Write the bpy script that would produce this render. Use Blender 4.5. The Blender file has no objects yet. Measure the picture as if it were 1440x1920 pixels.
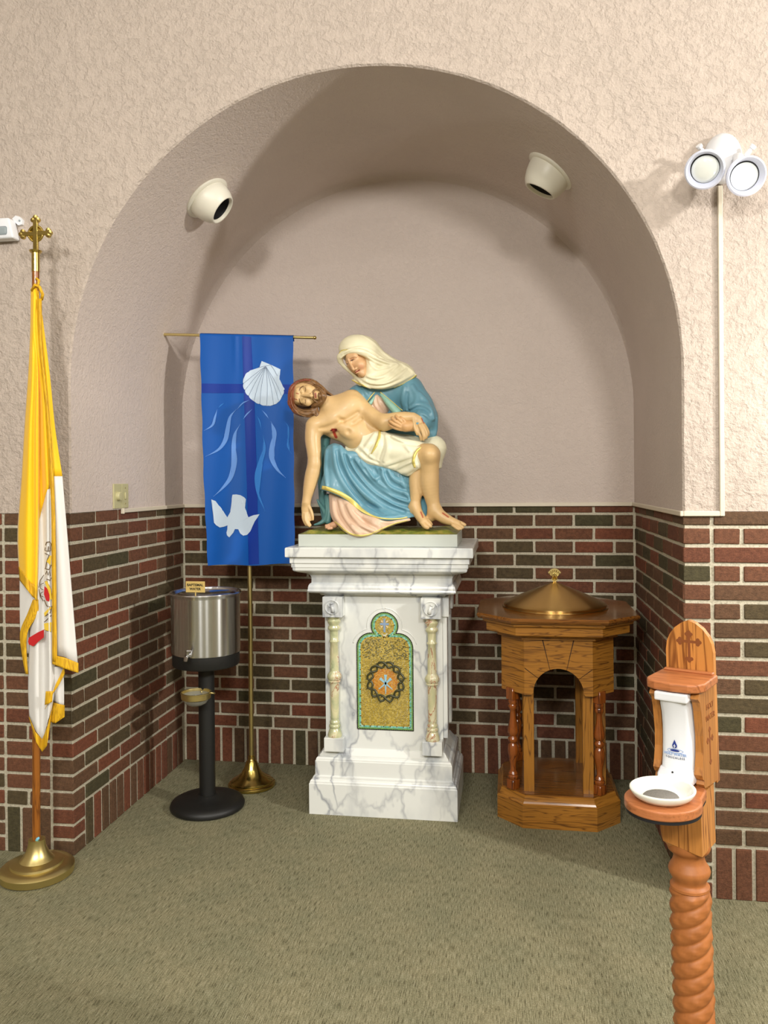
import bpy, bmesh, math, random
import numpy as np
from mathutils import Vector, Matrix
random.seed(7); np.random.seed(7)
PI = math.pi
scene = bpy.context.scene
COL = scene.collection

# ------------------------------------------------------------------ camera
F_PX, YAW, PITCH, ROLL = 1516.6, 0.1535, -0.0041, -0.0086
CAM = np.array([1.7604, -3.0538, 1.5163]); SHIFT_PX = -52.7
_s, _c = math.sin(YAW), math.cos(YAW)
_fw = np.array([-_s, _c, 0]); _r = np.array([_c, _s, 0]); _u = np.array([0, 0, 1.0])
_f2 = _fw*math.cos(PITCH)+_u*math.sin(PITCH); _u2 = -_fw*math.sin(PITCH)+_u*math.cos(PITCH)
_r3 = _r*math.cos(ROLL)+_u2*math.sin(ROLL); _u3 = -_r*math.sin(ROLL)+_u2*math.cos(ROLL)
cd = bpy.data.cameras.new('camera'); cam = bpy.data.objects.new('camera', cd); COL.objects.link(cam)
cd.sensor_fit = 'VERTICAL'; cd.sensor_height = 36.0; cd.sensor_width = 27.0
cd.lens = F_PX/1920*36.0; cd.shift_y = SHIFT_PX/1920
cam.matrix_world = Matrix(((_r3[0], _u3[0], -_f2[0], CAM[0]), (_r3[1], _u3[1], -_f2[1], CAM[1]),
                           (_r3[2], _u3[2], -_f2[2], CAM[2]), (0, 0, 0, 1)))
scene.camera = cam

# ------------------------------------------------------------------ world, lights, exposure
w = bpy.data.worlds.new('world'); scene.world = w; w.use_nodes = True
w.node_tree.nodes['Background'].inputs[0].default_value = (1, .95, .88, 1)
w.node_tree.nodes['Background'].inputs[1].default_value = 0.05
vs = scene.view_settings
vs.view_transform = 'Standard'; vs.look = 'None'; vs.gamma = 1; vs.use_curve_mapping = False
vs.exposure = 0.0

def area(name, loc, aim, size, power, color=(1, .93, .82), shape='DISK', size_y=None):
    l = bpy.data.lights.new(name, 'AREA'); l.shape = shape; l.size = size; l.energy = power; l.color = color
    if size_y: l.size_y = size_y
    o = bpy.data.objects.new(name, l); COL.objects.link(o); o.location = loc
    d = Vector(aim)-Vector(loc); o.rotation_euler = d.to_track_quat('-Z', 'Y').to_euler(); return o
WARM = (1, .975, .925)
for x in (-1.4, 1.4, 4.2):
    for y, e_ in ((-2.9, 12), (-5.0, 19), (-7.2, 19)):
        area('ceiling_downlight', (x, y, 4.15), (x, y+.3, 0), .3, e_, WARM)
area('aisle_light', (5.6, -1.75, 3.1), (0.3, .6, 1.6), .22, 150, WARM)
area('nave_light', (.7, -5.2, 3.4), (1.2, .8, 1.4), .6, 112, WARM)
area('nave_light', (2.9, -5.0, 3.4), (1.2, .8, 1.4), .6, 96, WARM)
pl = bpy.data.lights.new('wall_washer', 'POINT'); pl.energy = 19; pl.color = (1, .93, .88); pl.shadow_soft_size = .06
po = bpy.data.objects.new('wall_washer', pl); COL.objects.link(po); po.location = (3.06, -.50, 1.78)

# ------------------------------------------------------------------ helpers
def at(px, py, y):
    """point of the photograph's line of sight at world depth y"""
    d = _f2+_r3*(px-720)/F_PX-_u3*(py-960-SHIFT_PX)/F_PX
    return CAM+d*((y-CAM[1])/d[1])
def atx(px, py, x):
    d = _f2+_r3*(px-720)/F_PX-_u3*(py-960-SHIFT_PX)/F_PX
    return CAM+d*((x-CAM[0])/d[0])

def tag(o, label=None, cat=None, group=None, kind=None):
    if label: o['label'] = label
    if cat: o['category'] = cat
    if group: o['group'] = group
    if kind: o['kind'] = kind
    return o
def empty(name, loc, rz=0, label=None, cat=None, group=None):
    o = bpy.data.objects.new(name, None); COL.objects.link(o); o.location = loc; o.rotation_euler = (0, 0, rz)
    o.empty_display_size = .05
    return tag(o, label, cat, group)
bpy_update = lambda: bpy.context.view_layer.update()

def mesh_obj(name, me, mat=None, parent=None, smooth=False, world=True):
    """vertices are world coordinates when world=True, else local to the parent"""
    o = bpy.data.objects.new(name, me); COL.objects.link(o)
    if mat is not None:
        for m in (mat if isinstance(mat, (list, tuple)) else [mat]): me.materials.append(m)
    if smooth and len(me.polygons): me.polygons.foreach_set('use_smooth', [True]*len(me.polygons))
    if parent is not None:
        o.parent = parent
        if world:
            M = Matrix.Identity(4); p = parent; chain = []
            while p: chain.append(p); p = p.parent
            for q in reversed(chain): M = M @ Matrix.LocRotScale(q.location, q.rotation_euler, q.scale)
            loc, r, s = M.inverted().decompose(); o.location = loc; o.rotation_euler = r.to_euler()
    return o
def from_bm(name, bm, mat=None, parent=None, smooth=False, world=True, recalc=True, crease=None):
    if recalc: bmesh.ops.recalc_face_normals(bm, faces=bm.faces)
    me = bpy.data.meshes.new(name); bm.to_mesh(me); bm.free()
    o = mesh_obj(name, me, mat, parent, smooth, world)
    if crease is not None:
        sharp_by_angle(me, crease)
    return o
def sharp_by_angle(me, ang):
    b = bmesh.new(); b.from_mesh(me)
    for f in b.faces: f.smooth = True
    for e in b.edges:
        if len(e.link_faces) == 2 and e.calc_face_angle(0) > ang: e.smooth = False
    b.to_mesh(me); b.free()
def box(bm, x0, x1, y0, y1, z0, z1, bev=0, seg=1):
    v = [bm.verts.new(p) for p in [(x0,y0,z0),(x1,y0,z0),(x1,y1,z0),(x0,y1,z0),(x0,y0,z1),(x1,y0,z1),(x1,y1,z1),(x0,y1,z1)]]
    fs = [bm.faces.new([v[i] for i in q]) for q in [(3,2,1,0),(4,5,6,7),(0,1,5,4),(1,2,6,5),(2,3,7,6),(3,0,4,7)]]
    if bev:
        es = list({e for f in fs for e in f.edges})
        bmesh.ops.bevel(bm, geom=es, offset=bev, segments=seg, affect='EDGES', profile=.6)
def lathe(bm, prof, cx=0, cy=0, seg=32, cap=True):
    rings = []
    for r, z in prof:
        if r < 1e-5: rings.append([bm.verts.new((cx, cy, z))])
        else: rings.append([bm.verts.new((cx+r*math.cos(2*PI*i/seg), cy+r*math.sin(2*PI*i/seg), z)) for i in range(seg)])
    for a, b in zip(rings, rings[1:]):
        for i in range(seg):
            j = (i+1) % seg
            if len(a) == 1 and len(b) == 1: continue
            if len(a) == 1: bm.faces.new([a[0], b[j], b[i]])
            elif len(b) == 1: bm.faces.new([a[i], a[j], b[0]])
            else: bm.faces.new([a[i], a[j], b[j], b[i]])
    if cap:
        if len(rings[0]) > 1: bm.faces.new(list(reversed(rings[0])))
        if len(rings[-1]) > 1: bm.faces.new(rings[-1])
def ringpoly(bm, levels, cap=True):
    """levels: list of equal-length vertex rings"""
    rs = [[bm.verts.new(p) for p in l] for l in levels]; n = len(rs[0])
    for a, b in zip(rs, rs[1:]):
        for i in range(n): bm.faces.new([a[i], a[(i+1) % n], b[(i+1) % n], b[i]])
    if cap: bm.faces.new(list(reversed(rs[0]))); bm.faces.new(rs[-1])
def rect_ring(x0, x1, y0, y1, o, z): return [(x0-o, y0-o, z), (x1+o, y0-o, z), (x1+o, y1+o, z), (x0-o, y1+o, z)]
def octo(cx, cy, a, b, z): return [(cx-b,cy-a,z),(cx+b,cy-a,z),(cx+a,cy-b,z),(cx+a,cy+b,z),(cx+b,cy+a,z),(cx-b,cy+a,z),(cx-a,cy+b,z),(cx-a,cy-b,z)]
def prism(bm, pts, d0, d1, plane='xz'):
    """extrude a 2D outline; plane xz: depth is y; yz: depth is x; xy: depth is z"""
    f = {'xz': lambda p, d: (p[0], d, p[1]), 'yz': lambda p, d: (d, p[0], p[1]), 'xy': lambda p, d: (p[0], p[1], d)}[plane]
    a = [bm.verts.new(f(p, d0)) for p in pts]; b = [bm.verts.new(f(p, d1)) for p in pts]; n = len(pts)
    bm.faces.new(a); bm.faces.new(list(reversed(b)))
    for i in range(n): bm.faces.new([a[i], b[i], b[(i+1) % n], a[(i+1) % n]])
def crom(pts, n):
    P = [np.array(p, float) for p in pts]; P = [2*P[0]-P[1]]+P+[2*P[-1]-P[-2]]; out = []
    for i in range(1, len(P)-2):
        for k in range(n):
            t = k/n; out.append(.5*((2*P[i])+(-P[i-1]+P[i+1])*t+(2*P[i-1]-5*P[i]+4*P[i+1]-P[i+2])*t*t+(-P[i-1]+3*P[i]-3*P[i+1]+P[i+2])*t**3))
    out.append(P[-2]); return out
def tube(bm, pts, r, seg=8, cap=True):
    pts = [Vector(p) for p in pts]; n = len(pts); rr = r if hasattr(r, '__len__') else [r]*n
    rings = []; t0 = (pts[1]-pts[0]).normalized()
    nrm = t0.orthogonal().normalized()
    for i, p in enumerate(pts):
        t = (pts[min(i+1, n-1)]-pts[max(i-1, 0)])
        t = t.normalized() if t.length > 1e-9 else t0
        nrm = (nrm-t*nrm.dot(t)); nrm = nrm.normalized() if nrm.length > 1e-6 else t.orthogonal().normalized()
        b = t.cross(nrm)
        rings.append([bm.verts.new(p+(nrm*math.cos(2*PI*k/seg)+b*math.sin(2*PI*k/seg))*rr[i]) for k in range(seg)])
    for a, b in zip(rings, rings[1:]):
        for k in range(seg): bm.faces.new([a[k], a[(k+1) % seg], b[(k+1) % seg], b[k]])
    if cap: bm.faces.new(list(reversed(rings[0]))); bm.faces.new(rings[-1])

# ------------------------------------------------------------------ materials
def srgb(r, g, b):
    f = lambda c: (c/255/12.92) if c/255 <= .04045 else ((c/255+.055)/1.055)**2.4
    return (f(r), f(g), f(b), 1)
def newmat(name, color, rough=.6, metal=0, coat=0, spec=None):
    m = bpy.data.materials.new(name); m.use_nodes = True; b = m.node_tree.nodes['Principled BSDF']
    b.inputs['Base Color'].default_value = color; b.inputs['Roughness'].default_value = rough; b.inputs['Metallic'].default_value = metal
    if coat: b.inputs['Coat Weight'].default_value = coat; b.inputs['Coat Roughness'].default_value = .15
    if spec is not None: b.inputs['Specular IOR Level'].default_value = spec
    return m
class NT:
    def __init__(s, m): s.t = m.node_tree; s.b = s.t.nodes['Principled BSDF']
    def n(s, typ, **kw):
        x = s.t.nodes.new(typ)
        for k, v in kw.items():
            if k.startswith('i_'): x.inputs[k[2:].replace('_', ' ')].default_value = v
            else: setattr(x, k, v)
        return x
    def l(s, a, ao, b, bi): s.t.links.new(a.outputs[ao], b.inputs[bi])
    def coord(s, scale=(1, 1, 1), src='Object', rot=(0, 0, 0)):
        c = s.n('ShaderNodeTexCoord'); m = s.n('ShaderNodeMapping'); m.inputs['Scale'].default_value = scale; m.inputs['Rotation'].default_value = rot
        s.l(c, src, m, 'Vector'); return m
    def world(s, scale=(1, 1, 1), rot=(0, 0, 0)):
        c = s.n('ShaderNodeNewGeometry'); m = s.n('ShaderNodeMapping'); m.inputs['Scale'].default_value = scale; m.inputs['Rotation'].default_value = rot
        s.l(c, 'Position', m, 'Vector'); return m
    def noise(s, vec, scale, detail=4, rough=.55, dist=0):
        x = s.n('ShaderNodeTexNoise'); x.inputs['Scale'].default_value = scale; x.inputs['Detail'].default_value = detail
        x.inputs['Roughness'].default_value = rough; x.inputs['Distortion'].default_value = dist
        s.l(vec, 0, x, 'Vector'); return x
    def ramp(s, src, so, stops, interp='LINEAR'):
        r = s.n('ShaderNodeValToRGB'); r.color_ramp.interpolation = interp; e = r.color_ramp.elements
        e[0].position, e[0].color = stops[0]; e[1].position, e[1].color = stops[-1]
        for p, c in stops[1:-1]: q = e.new(p); q.color = c
        s.l(src, so, r, 'Fac'); return r
    def bump(s, src, so, strength, dist, prev=None):
        b = s.n('ShaderNodeBump'); b.inputs['Strength'].default_value = strength; b.inputs['Distance'].default_value = dist
        s.l(src, so, b, 'Height')
        if prev: s.l(prev, 'Normal', b, 'Normal')
        s.l(b, 'Normal', s.b, 'Normal'); return b
    def mixc(s, a, ao, b, bo, f, fo, blend='MIX'):
        m = s.n('ShaderNodeMix', data_type='RGBA', blend_type=blend)
        for src, so, idx in ((a, ao, 6), (b, bo, 7)):
            if isinstance(src, tuple): m.inputs[idx].default_value = src
            else: s.t.links.new(src.outputs[so], m.inputs[idx])
        if isinstance(f, (int, float)): m.inputs[0].default_value = f
        else: s.t.links.new(f.outputs[fo], m.inputs[0])
        return m
W_, B_ = (1, 1, 1, 1), (0, 0, 0, 1)

def mat_stucco(name, color, strength, scale=1.0, fine=.3):
    m = newmat(name, color, .8, spec=.3); t = NT(m); v = t.world()
    n0 = t.noise(v, 24*scale, 6, .64, .25); r0 = t.ramp(n0, 'Fac', [(.40, B_), (.52, W_), (.60, W_)])
    n1 = t.noise(v, 70*scale, 5, .6, .1); r1 = t.ramp(n1, 'Fac', [(.3, B_), (.7, W_)])
    mx = t.mixc(r0, 0, r1, 0, .45, None)
    t.bump(mx, 2, strength, .012)
    nc = t.noise(v, 3, 3, .5); c = t.ramp(nc, 'Fac', [(.3, tuple(x*.95 for x in color[:3])+(1,)), (.7, color)])
    t.l(c, 0, t.b, 'Base Color'); return m
M_STUCCO = mat_stucco('stucco', srgb(194, 180, 168), .6)  # same paint as the niche, darkened in colour to offset the stronger light outside
M_STUCCO_IN = mat_stucco('stucco_smooth', srgb(211, 197, 188), .42, 1.9)  # niche copy of that paint, lightened in colour to brighten jambs and vault

def mat_brick():
    m = newmat('brick', srgb(95, 60, 48), .85, spec=.3); t = NT(m)
    oi = t.n('ShaderNodeObjectInfo')
    r = t.ramp(oi, 'Random', [(0, srgb(84, 72, 50)), (.14, srgb(102, 74, 54)), (.34, srgb(110, 72, 52)), (.52, srgb(94, 70, 50)), (.70, srgb(118, 70, 50)), (.86, srgb(108, 66, 48)), (.95, srgb(76, 70, 48))], 'CONSTANT')
    v = t.world(); n = t.noise(v, 60, 5, .6); sp = t.noise(v, 260, 3, .6)
    rr = t.ramp(n, 'Fac', [(.3, (.68, .68, .68, 1)), (.7, (1.2, 1.2, 1.2, 1))])
    mm = t.mixc(r, 0, rr, 0, 1.0, None, 'MULTIPLY')
    s2 = t.ramp(sp, 'Fac', [(.35, (.7, .7, .7, 1)), (.6, (1.08, 1.08, 1.08, 1))])
    m2 = t.mixc(mm, 2, s2, 0, .8, None, 'MULTIPLY'); t.l(m2, 2, t.b, 'Base Color')
    vv = t.world((1, 1, 3)); nb = t.noise(vv, 45, 5, .65)
    b = t.bump(sp, 'Fac', .5, .002); t.bump(nb, 'Fac', .6, .004, b); return m
M_BRICK = mat_brick()
def mat_mortar():
    m = newmat('mortar', srgb(176, 166, 144), .95, spec=.2); t = NT(m); v = t.world()
    n = t.noise(v, 120, 5, .7); c = t.ramp(n, 'Fac', [(.3, srgb(156, 148, 128)), (.5, srgb(194, 187, 166)), (.75, srgb(210, 203, 184))]); t.l(c, 0, t.b, 'Base Color')
    t.bump(n, 'Fac', .8, .004); return m
M_MORTAR = mat_mortar()
def mat_carpet():
    m = newmat('carpet', srgb(120, 114, 90), 1, spec=.1); t = NT(m)
    v = t.world((330, 24, 1)); n = t.noise(v, 1, 3, .6)
    v2 = t.world((1, 1, 1)); n2 = t.noise(v2, 260, 3, .6); n3 = t.noise(v2, 5, 3, .6)
    v4 = t.world((90, 260, 1)); n4 = t.noise(v4, 1, 2, .5)
    c = t.ramp(n, 'Fac', [(.34, srgb(94, 90, 70)), (.45, srgb(132, 128, 102)), (.60, srgb(150, 146, 120)), (.75, srgb(166, 162, 138))])
    c2 = t.ramp(n2, 'Fac', [(.32, (.5, .5, .48, 1)), (.62, (1.14, 1.14, 1.14, 1))])
    mx = t.mixc(c, 0, c2, 0, .75, None, 'MULTIPLY')
    c3 = t.ramp(n3, 'Fac', [(.35, (.9, .92, .9, 1)), (.65, (1.05, 1.03, 1.0, 1))])
    mx2 = t.mixc(mx, 2, c3, 0, 1.0, None, 'MULTIPLY')
    c4 = t.ramp(n4, 'Fac', [(.3, (.72, .7, .66, 1)), (.5, W_)])
    mx3 = t.mixc(mx2, 2, c4, 0, .7, None, 'MULTIPLY'); t.l(mx3, 2, t.b, 'Base Color')
    b = t.bump(n2, 'Fac', .5, .004); t.bump(n, 'Fac', .5, .004, b); return m
M_CARPET = mat_carpet()
def mat_wood(name, light, dark, axis='z', rough=.32, scale=1.0, coat=.3):
    m = newmat(name, light, rough, coat=coat); t = NT(m)
    s = {'z': (14, 14, 1.1), 'x': (1.1, 14, 14), 'y': (14, 1.1, 14), 'h': (1.5, 1.5, 18)}[axis]
    v = t.coord(tuple(q*scale for q in s)); n = t.noise(v, 1.6, 3, .5, .6)
    wv = t.n('ShaderNodeMath', operation='SINE'); mu = t.n('ShaderNodeMath', operation='MULTIPLY'); mu.inputs[1].default_value = 46
    t.l(n, 'Fac', mu, 0); t.l(mu, 0, wv, 0)
    s2 = {'z': (160, 160, 5), 'x': (5, 160, 160), 'y': (160, 5, 160), 'h': (7, 7, 170)}[axis]
    v2 = t.coord(s2); n2 = t.noise(v2, 1, 4, .6)
    mid = tuple((a+b)/2 for a, b in zip(light, dark))
    c = t.ramp(wv, 0, [(0, light), (.55, light), (.88, mid), (1, dark)])
    c2 = t.ramp(n2, 'Fac', [(.33, (.55, .5, .45, 1)), (.5, W_)])
    mx = t.mixc(c, 0, c2, 0, .6, None, 'MULTIPLY'); t.l(mx, 2, t.b, 'Base Color')
    t.bump(n2, 'Fac', .15, .001); return m
OAK_L, OAK_D = srgb(164, 110, 40), srgb(108, 66, 22)
M_OAK_X = mat_wood('oak_grain_across', OAK_L, OAK_D, 'x'); M_OAK_Z = mat_wood('oak_grain_upright', OAK_L, OAK_D, 'z')
M_OAK_Y = mat_wood('oak_grain_deep', OAK_L, OAK_D, 'y')
M_OAK_H = mat_wood('oak_grain_level', OAK_L, OAK_D, 'h')
M_OAK_TURN = mat_wood('oak_turned_dark', srgb(140, 74, 26), srgb(84, 40, 14), 'z', .2, coat=.6)
M_OAK_TOP = mat_wood('oak_top_dark', srgb(132, 82, 30), srgb(84, 48, 16), 'x', .22, coat=.6)
STN_L, STN_D = srgb(198, 132, 64), srgb(134, 78, 30)
M_STN_Z = mat_wood('stand_oak_upright', STN_L, STN_D, 'z', .4, .8, coat=.15); M_STN_X = mat_wood('stand_oak_across', srgb(182, 112, 66), srgb(152, 90, 50), 'x', .4, .5, coat=.15)
M_STN_SIDE = mat_wood('stand_oak_side', srgb(172, 112, 50), srgb(146, 92, 40), 'z', .45, .5, coat=.1)
M_STN_TURN = newmat('stand_turned_wood', srgb(196, 118, 62), .5)
_t = NT(M_STN_TURN); _v = _t.coord((6, 6, 2)); _n = _t.noise(_v, 6, 4, .6)
_r = _t.ramp(_n, 'Fac', [(.3, srgb(154, 92, 44)), (.7, srgb(178, 110, 56))]); _t.l(_r, 0, _t.b, 'Base Color')
_r = np.array([_c, _s, 0])
M_GROOVE = newmat('dark_groove', srgb(60, 34, 14), .7)
def mat_marble():
    m = newmat('white_marble', srgb(232, 232, 224), .3, coat=.2); t = NT(m); v = t.world((1, 1, .55))
    d = t.noise(v, 2.2, 5, .62)
    add = t.n('ShaderNodeMixRGB', blend_type='ADD'); add.inputs['Fac'].default_value = .55; t.l(v, 0, add, 1); t.l(d, 'Color', add, 2)
    vo = t.n('ShaderNodeTexVoronoi', feature='DISTANCE_TO_EDGE'); vo.inputs['Scale'].default_value = 5.5; t.l(add, 0, vo, 'Vector')
    vein = t.ramp(vo, 'Distance', [(0, srgb(166, 168, 180)), (.008, srgb(194, 196, 204)), (.04, srgb(228, 229, 232)), (.075, W_)])
    vo2 = t.n('ShaderNodeTexVoronoi', feature='DISTANCE_TO_EDGE'); vo2.inputs['Scale'].default_value = 3; t.l(add, 0, vo2, 'Vector')
    v2 = t.ramp(vo2, 'Distance', [(0, srgb(196, 200, 210)), (.14, W_)])
    n = t.noise(v, 3, 3, .5); msk = t.ramp(n, 'Fac', [(.36, B_), (.55, W_)])
    a = t.mixc(srgb(228, 230, 226), None, vein, 0, 1.0, None, 'MULTIPLY')
    b = t.mixc(a, 2, v2, 0, .8, None, 'MULTIPLY')
    fin = t.mixc(b, 2, srgb(228, 230, 226), None, msk, 0); 
    fm = t.n('ShaderNodeMath', operation='MULTIPLY'); fm.inputs[1].default_value = .75; t.l(msk, 0, fm, 0)
    t.t.links.new(fm.outputs[0], fin.inputs[0])
    t.l(fin, 2, t.b, 'Base Color'); return m
M_MARBLE = mat_marble()
def mat_onyx():
    m = newmat('veined_onyx', srgb(196, 196, 160), .2, coat=.4); t = NT(m); v = t.world((1, 1, .6))
    n = t.noise(v, 9, 5, .6, 1.2)
    c = t.ramp(n, 'Fac', [(.30, srgb(130, 146, 110)), (.42, srgb(188, 190, 150)), (.5, srgb(206, 200, 158)), (.55, srgb(220, 214, 180)), (.575, srgb(170, 104, 76)), (.60, srgb(204, 198, 162)), (.72, srgb(214, 208, 178))])
    t.l(c, 0, t.b, 'Base Color'); return m
M_ONYX = mat_onyx()
M_BRASS = newmat('polished_brass', srgb(204, 180, 104), .2, 1)
M_BRASS_DULL = newmat('satin_brass', srgb(214, 196, 134), .36, 1)
M_BRONZE = newmat('brushed_bronze', srgb(206, 170, 106), .28, 1)
_t = NT(M_BRONZE); _v = _t.coord((1, 1, 60)); _n = _t.noise(_v, 12, 3, .6); _t.bump(_n, 'Fac', .06, .001)
M_BRONZE.node_tree.nodes['Principled BSDF'].inputs['Anisotropic'].default_value = .9; M_BRONZE.node_tree.nodes['Principled BSDF'].inputs['Anisotropic Rotation'].default_value = .25
_tg = _t.n('ShaderNodeTangent'); _tg.direction_type = 'RADIAL'; _tg.axis = 'Z'; _t.l(_tg, 0, _t.b, 'Tangent')
M_STEEL = newmat('brushed_steel', srgb(218, 219, 220), .25, 1)
_t = NT(M_STEEL); M_STEEL.node_tree.nodes['Principled BSDF'].inputs['Anisotropic'].default_value = 1.0; M_STEEL.node_tree.nodes['Principled BSDF'].inputs['Anisotropic Rotation'].default_value = .25
_tg = _t.n('ShaderNodeTangent'); _tg.direction_type = 'RADIAL'; _tg.axis = 'Z'; _t.l(_tg, 0, _t.b, 'Tangent')
M_CHROME = newmat('chrome', srgb(205, 205, 205), .12, 1)
M_BLACK = newmat('black_textured_metal', srgb(22, 22, 21), .5); _t = NT(M_BLACK); _v = _t.coord(); _n = _t.noise(_v, 420, 2, .5); _t.bump(_n, 'Fac', .5, .001)
M_WHITE = newmat('white_plastic', srgb(226, 228, 232), .32)
M_WHITE_PAINT = newmat('white_painted_metal', srgb(226, 222, 206), .4)
M_LAMPWHITE = newmat('lamp_white_plastic', srgb(216, 220, 238), .35)
M_LAMPMOUNT = newmat('lamp_mount_grey', srgb(206, 206, 208), .4)
M_LENS = newmat('frosted_lens', srgb(236, 240, 234), .12, coat=.6)
M_GREYWIN = newmat('grey_sensor_window', srgb(150, 160, 164), .3)
M_DARK = newmat('black_baffle', srgb(20, 20, 24), .6)
M_IVORY = newmat('ivory_plate', srgb(190, 184, 140), .4)
M_RACE = newmat('cream_raceway', srgb(214, 204, 184), .45)
M_CERAMIC = newmat('white_ceramic', srgb(232, 234, 222), .12, coat=.6)
M_SPONGE = newmat('grey_mesh_drain', srgb(120, 116, 110), .8); _t = NT(M_SPONGE); _v = _t.coord(); _n = _t.noise(_v, 300, 2, .5); _t.bump(_n, 'Fac', 1, .002)
M_BLUEINK = newmat('blue_print', srgb(28, 50, 130), .5); M_BLUEINK2 = newmat('pale_blue_print', srgb(140, 168, 214), .5)
M_GREYINK = newmat('grey_print', srgb(96, 104, 122), .5); M_BLACKINK = newmat('black_print', srgb(30, 24, 14), .5)
M_PLATE = newmat('brass_sign_plate', srgb(226, 196, 120), .4, .3)
def mat_cloth(name, color, rough=.6, sheen=.3, trans=0, weave=900):
    m = newmat(name, color, rough, spec=.35); t = NT(m); t.b.inputs['Sheen Weight'].default_value = sheen
    v = t.coord(); n = t.noise(v, weave, 2, .5); t.bump(n, 'Fac', .15, .001)
    return m
M_BLUE = mat_cloth('royal_blue_satin', srgb(0, 84, 172), .5, 0)
M_BLUE_D = mat_cloth('dark_blue_ribbon', srgb(0, 50, 150), .5, 0)
M_BLUE_B = mat_cloth('pale_blue_applique', srgb(100, 150, 226), .5, .1)
M_BLUE_T = mat_cloth('mid_blue_applique', srgb(44, 122, 206), .5, .1)
M_SILVER = mat_cloth('silver_white_applique', srgb(196, 214, 232), .45, .1)
M_SEAM = newmat('seam_thread', srgb(110, 124, 150), .7)
M_YEL = mat_cloth('yellow_flag_cloth', srgb(252, 198, 8), .55, .3)
M_WHT = mat_cloth('white_flag_cloth', srgb(226, 224, 220), .6, .3)
M_FRINGE = newmat('gold_fringe', srgb(226, 170, 12), .6)
_t = NT(M_FRINGE); _v = _t.coord((500, 500, 14)); _n = _t.noise(_v, 1, 2, .5); _cr = _t.ramp(_n, 'Fac', [(.3, srgb(178, 126, 8)), (.6, srgb(238, 188, 26))]); _t.l(_cr, 0, _t.b, 'Base Color'); _t.bump(_n, 'Fac', .8, .003)
M_RED = newmat('red_cloth', srgb(190, 28, 30), .6); M_LINE = newmat('brown_line', srgb(92, 66, 20), .6); M_EMBY = newmat('yellow_print', srgb(226, 190, 60), .6)
M_POLE = mat_wood('flag_pole_wood', srgb(150, 90, 30), srgb(110, 60, 18), 'z', .3, 1, coat=.4)
def mat_vcol(name, rough=.35, coat=.25, metal=0, bumps=None):
    m = newmat(name, W_, rough, metal, coat); t = NT(m); a = t.n('ShaderNodeAttribute', attribute_name='Col'); 
    v = t.world(); n = t.noise(v, 30, 4, .5); r = t.ramp(n, 'Fac', [(.3, (.94, .93, .91, 1)), (.7, (1.03, 1.02, 1.0, 1))])
    mx = t.mixc(a, 'Color', r, 0, .8, None, 'MULTIPLY'); t.l(mx, 2, t.b, 'Base Color'); return m
M_SKIN = mat_vcol('painted_flesh', .46, .08); M_DRAPE = mat_vcol('painted_drapery', .44, .12)
M_HAIR = mat_vcol('painted_hair', .45, .1); M_GOLD = newmat('gold_paint_trim', srgb(234, 216, 122), .35, .3)
M_PLINTH = newmat('pale_grey_plinth', srgb(190, 196, 188), .45)
M_TESS = mat_vcol('mosaic_tesserae', .28, .3)
# ================================================================== the setting
W, D = 2.38, 1.144
XC, RA, ZC = 1.19, 1.19, 1.915
ZB, ZT = 1.395, 4.2          # brick top, room ceiling
C_, L_, J_, ZS = .0677, .2032, .0138, .189

def struct(name, bm, mat, label=None, smooth=False, crease=None):
    o = from_bm(name, bm, mat, None, smooth, recalc=False, crease=crease); o['kind'] = 'structure'
    if label: o['label'] = label
    return o
def quad(bm, *p): return bm.faces.new([bm.verts.new(q) for q in p])
bm = bmesh.new(); quad(bm, (-4, -8.5, 0), (7, -8.5, 0), (7, D+.1, 0), (-4, D+.1, 0))
struct('floor', bm, M_CARPET, 'olive grey woven carpet floor')
bm = bmesh.new(); quad(bm, (-4, .1, ZT), (7, .1, ZT), (7, -8.5, ZT), (-4, -8.5, ZT))
M_CEIL = newmat('ceiling_paint', srgb(226, 220, 208), .9)
struct('ceiling', bm, M_CEIL)
for nm, q in (('wall_far_left', ((-4, .1, 0), (-4, -8.5, 0), (-4, -8.5, ZT), (-4, .1, ZT))), ('wall_far_right', ((7, -8.5, 0), (7, .1, 0), (7, .1, ZT), (7, -8.5, ZT))),
              ('wall_rear', ((-4, -8.5, 0), (7, -8.5, 0), (7, -8.5, ZT), (-4, -8.5, ZT)))):
    bm = bmesh.new(); quad(bm, *q); struct(nm, bm, M_STUCCO)

# front wall: stucco with the arched opening, mortar bed below it
N = 72; rl = .007
bm = bmesh.new()
def outer(th):
    c, s = math.cos(th), math.sin(th); t = 1e9
    if c > 1e-9: t = min(t, (7-XC)/c)
    if c < -1e-9: t = min(t, (-4-XC)/c)
    if s > 1e-9: t = min(t, (ZT-ZC)/s)
    return (XC+t*c, 0, ZC+t*s)
jag = lambda i: .001*math.sin(i*2.3)+.0006*math.sin(i*5.1+1)
inner = [(XC+(RA+rl+jag(i))*math.cos(PI*i/N), 0, ZC+(RA+rl+jag(i))*math.sin(PI*i/N)) for i in range(N+1)]
lip = [(XC+RA*math.cos(PI*i/N), rl, ZC+RA*math.sin(PI*i/N)) for i in range(N+1)]
out = [outer(PI*i/N) for i in range(N+1)]
zj = [ZC-(ZC-ZB)*k/6 for k in range(1, 7)]
inner = [(XC+RA+rl+jag(k), 0, z) for k, z in reversed(list(enumerate(zj)))]+inner+[(XC-RA-rl-jag(k+3), 0, z) for k, z in enumerate(zj)]
lip = [(XC+RA, rl, z) for z in reversed(zj)]+lip+[(XC-RA, rl, z) for z in zj]
out = [(7, 0, z) for z in reversed(zj)]+out+[(-4, 0, z) for z in zj]
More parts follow.
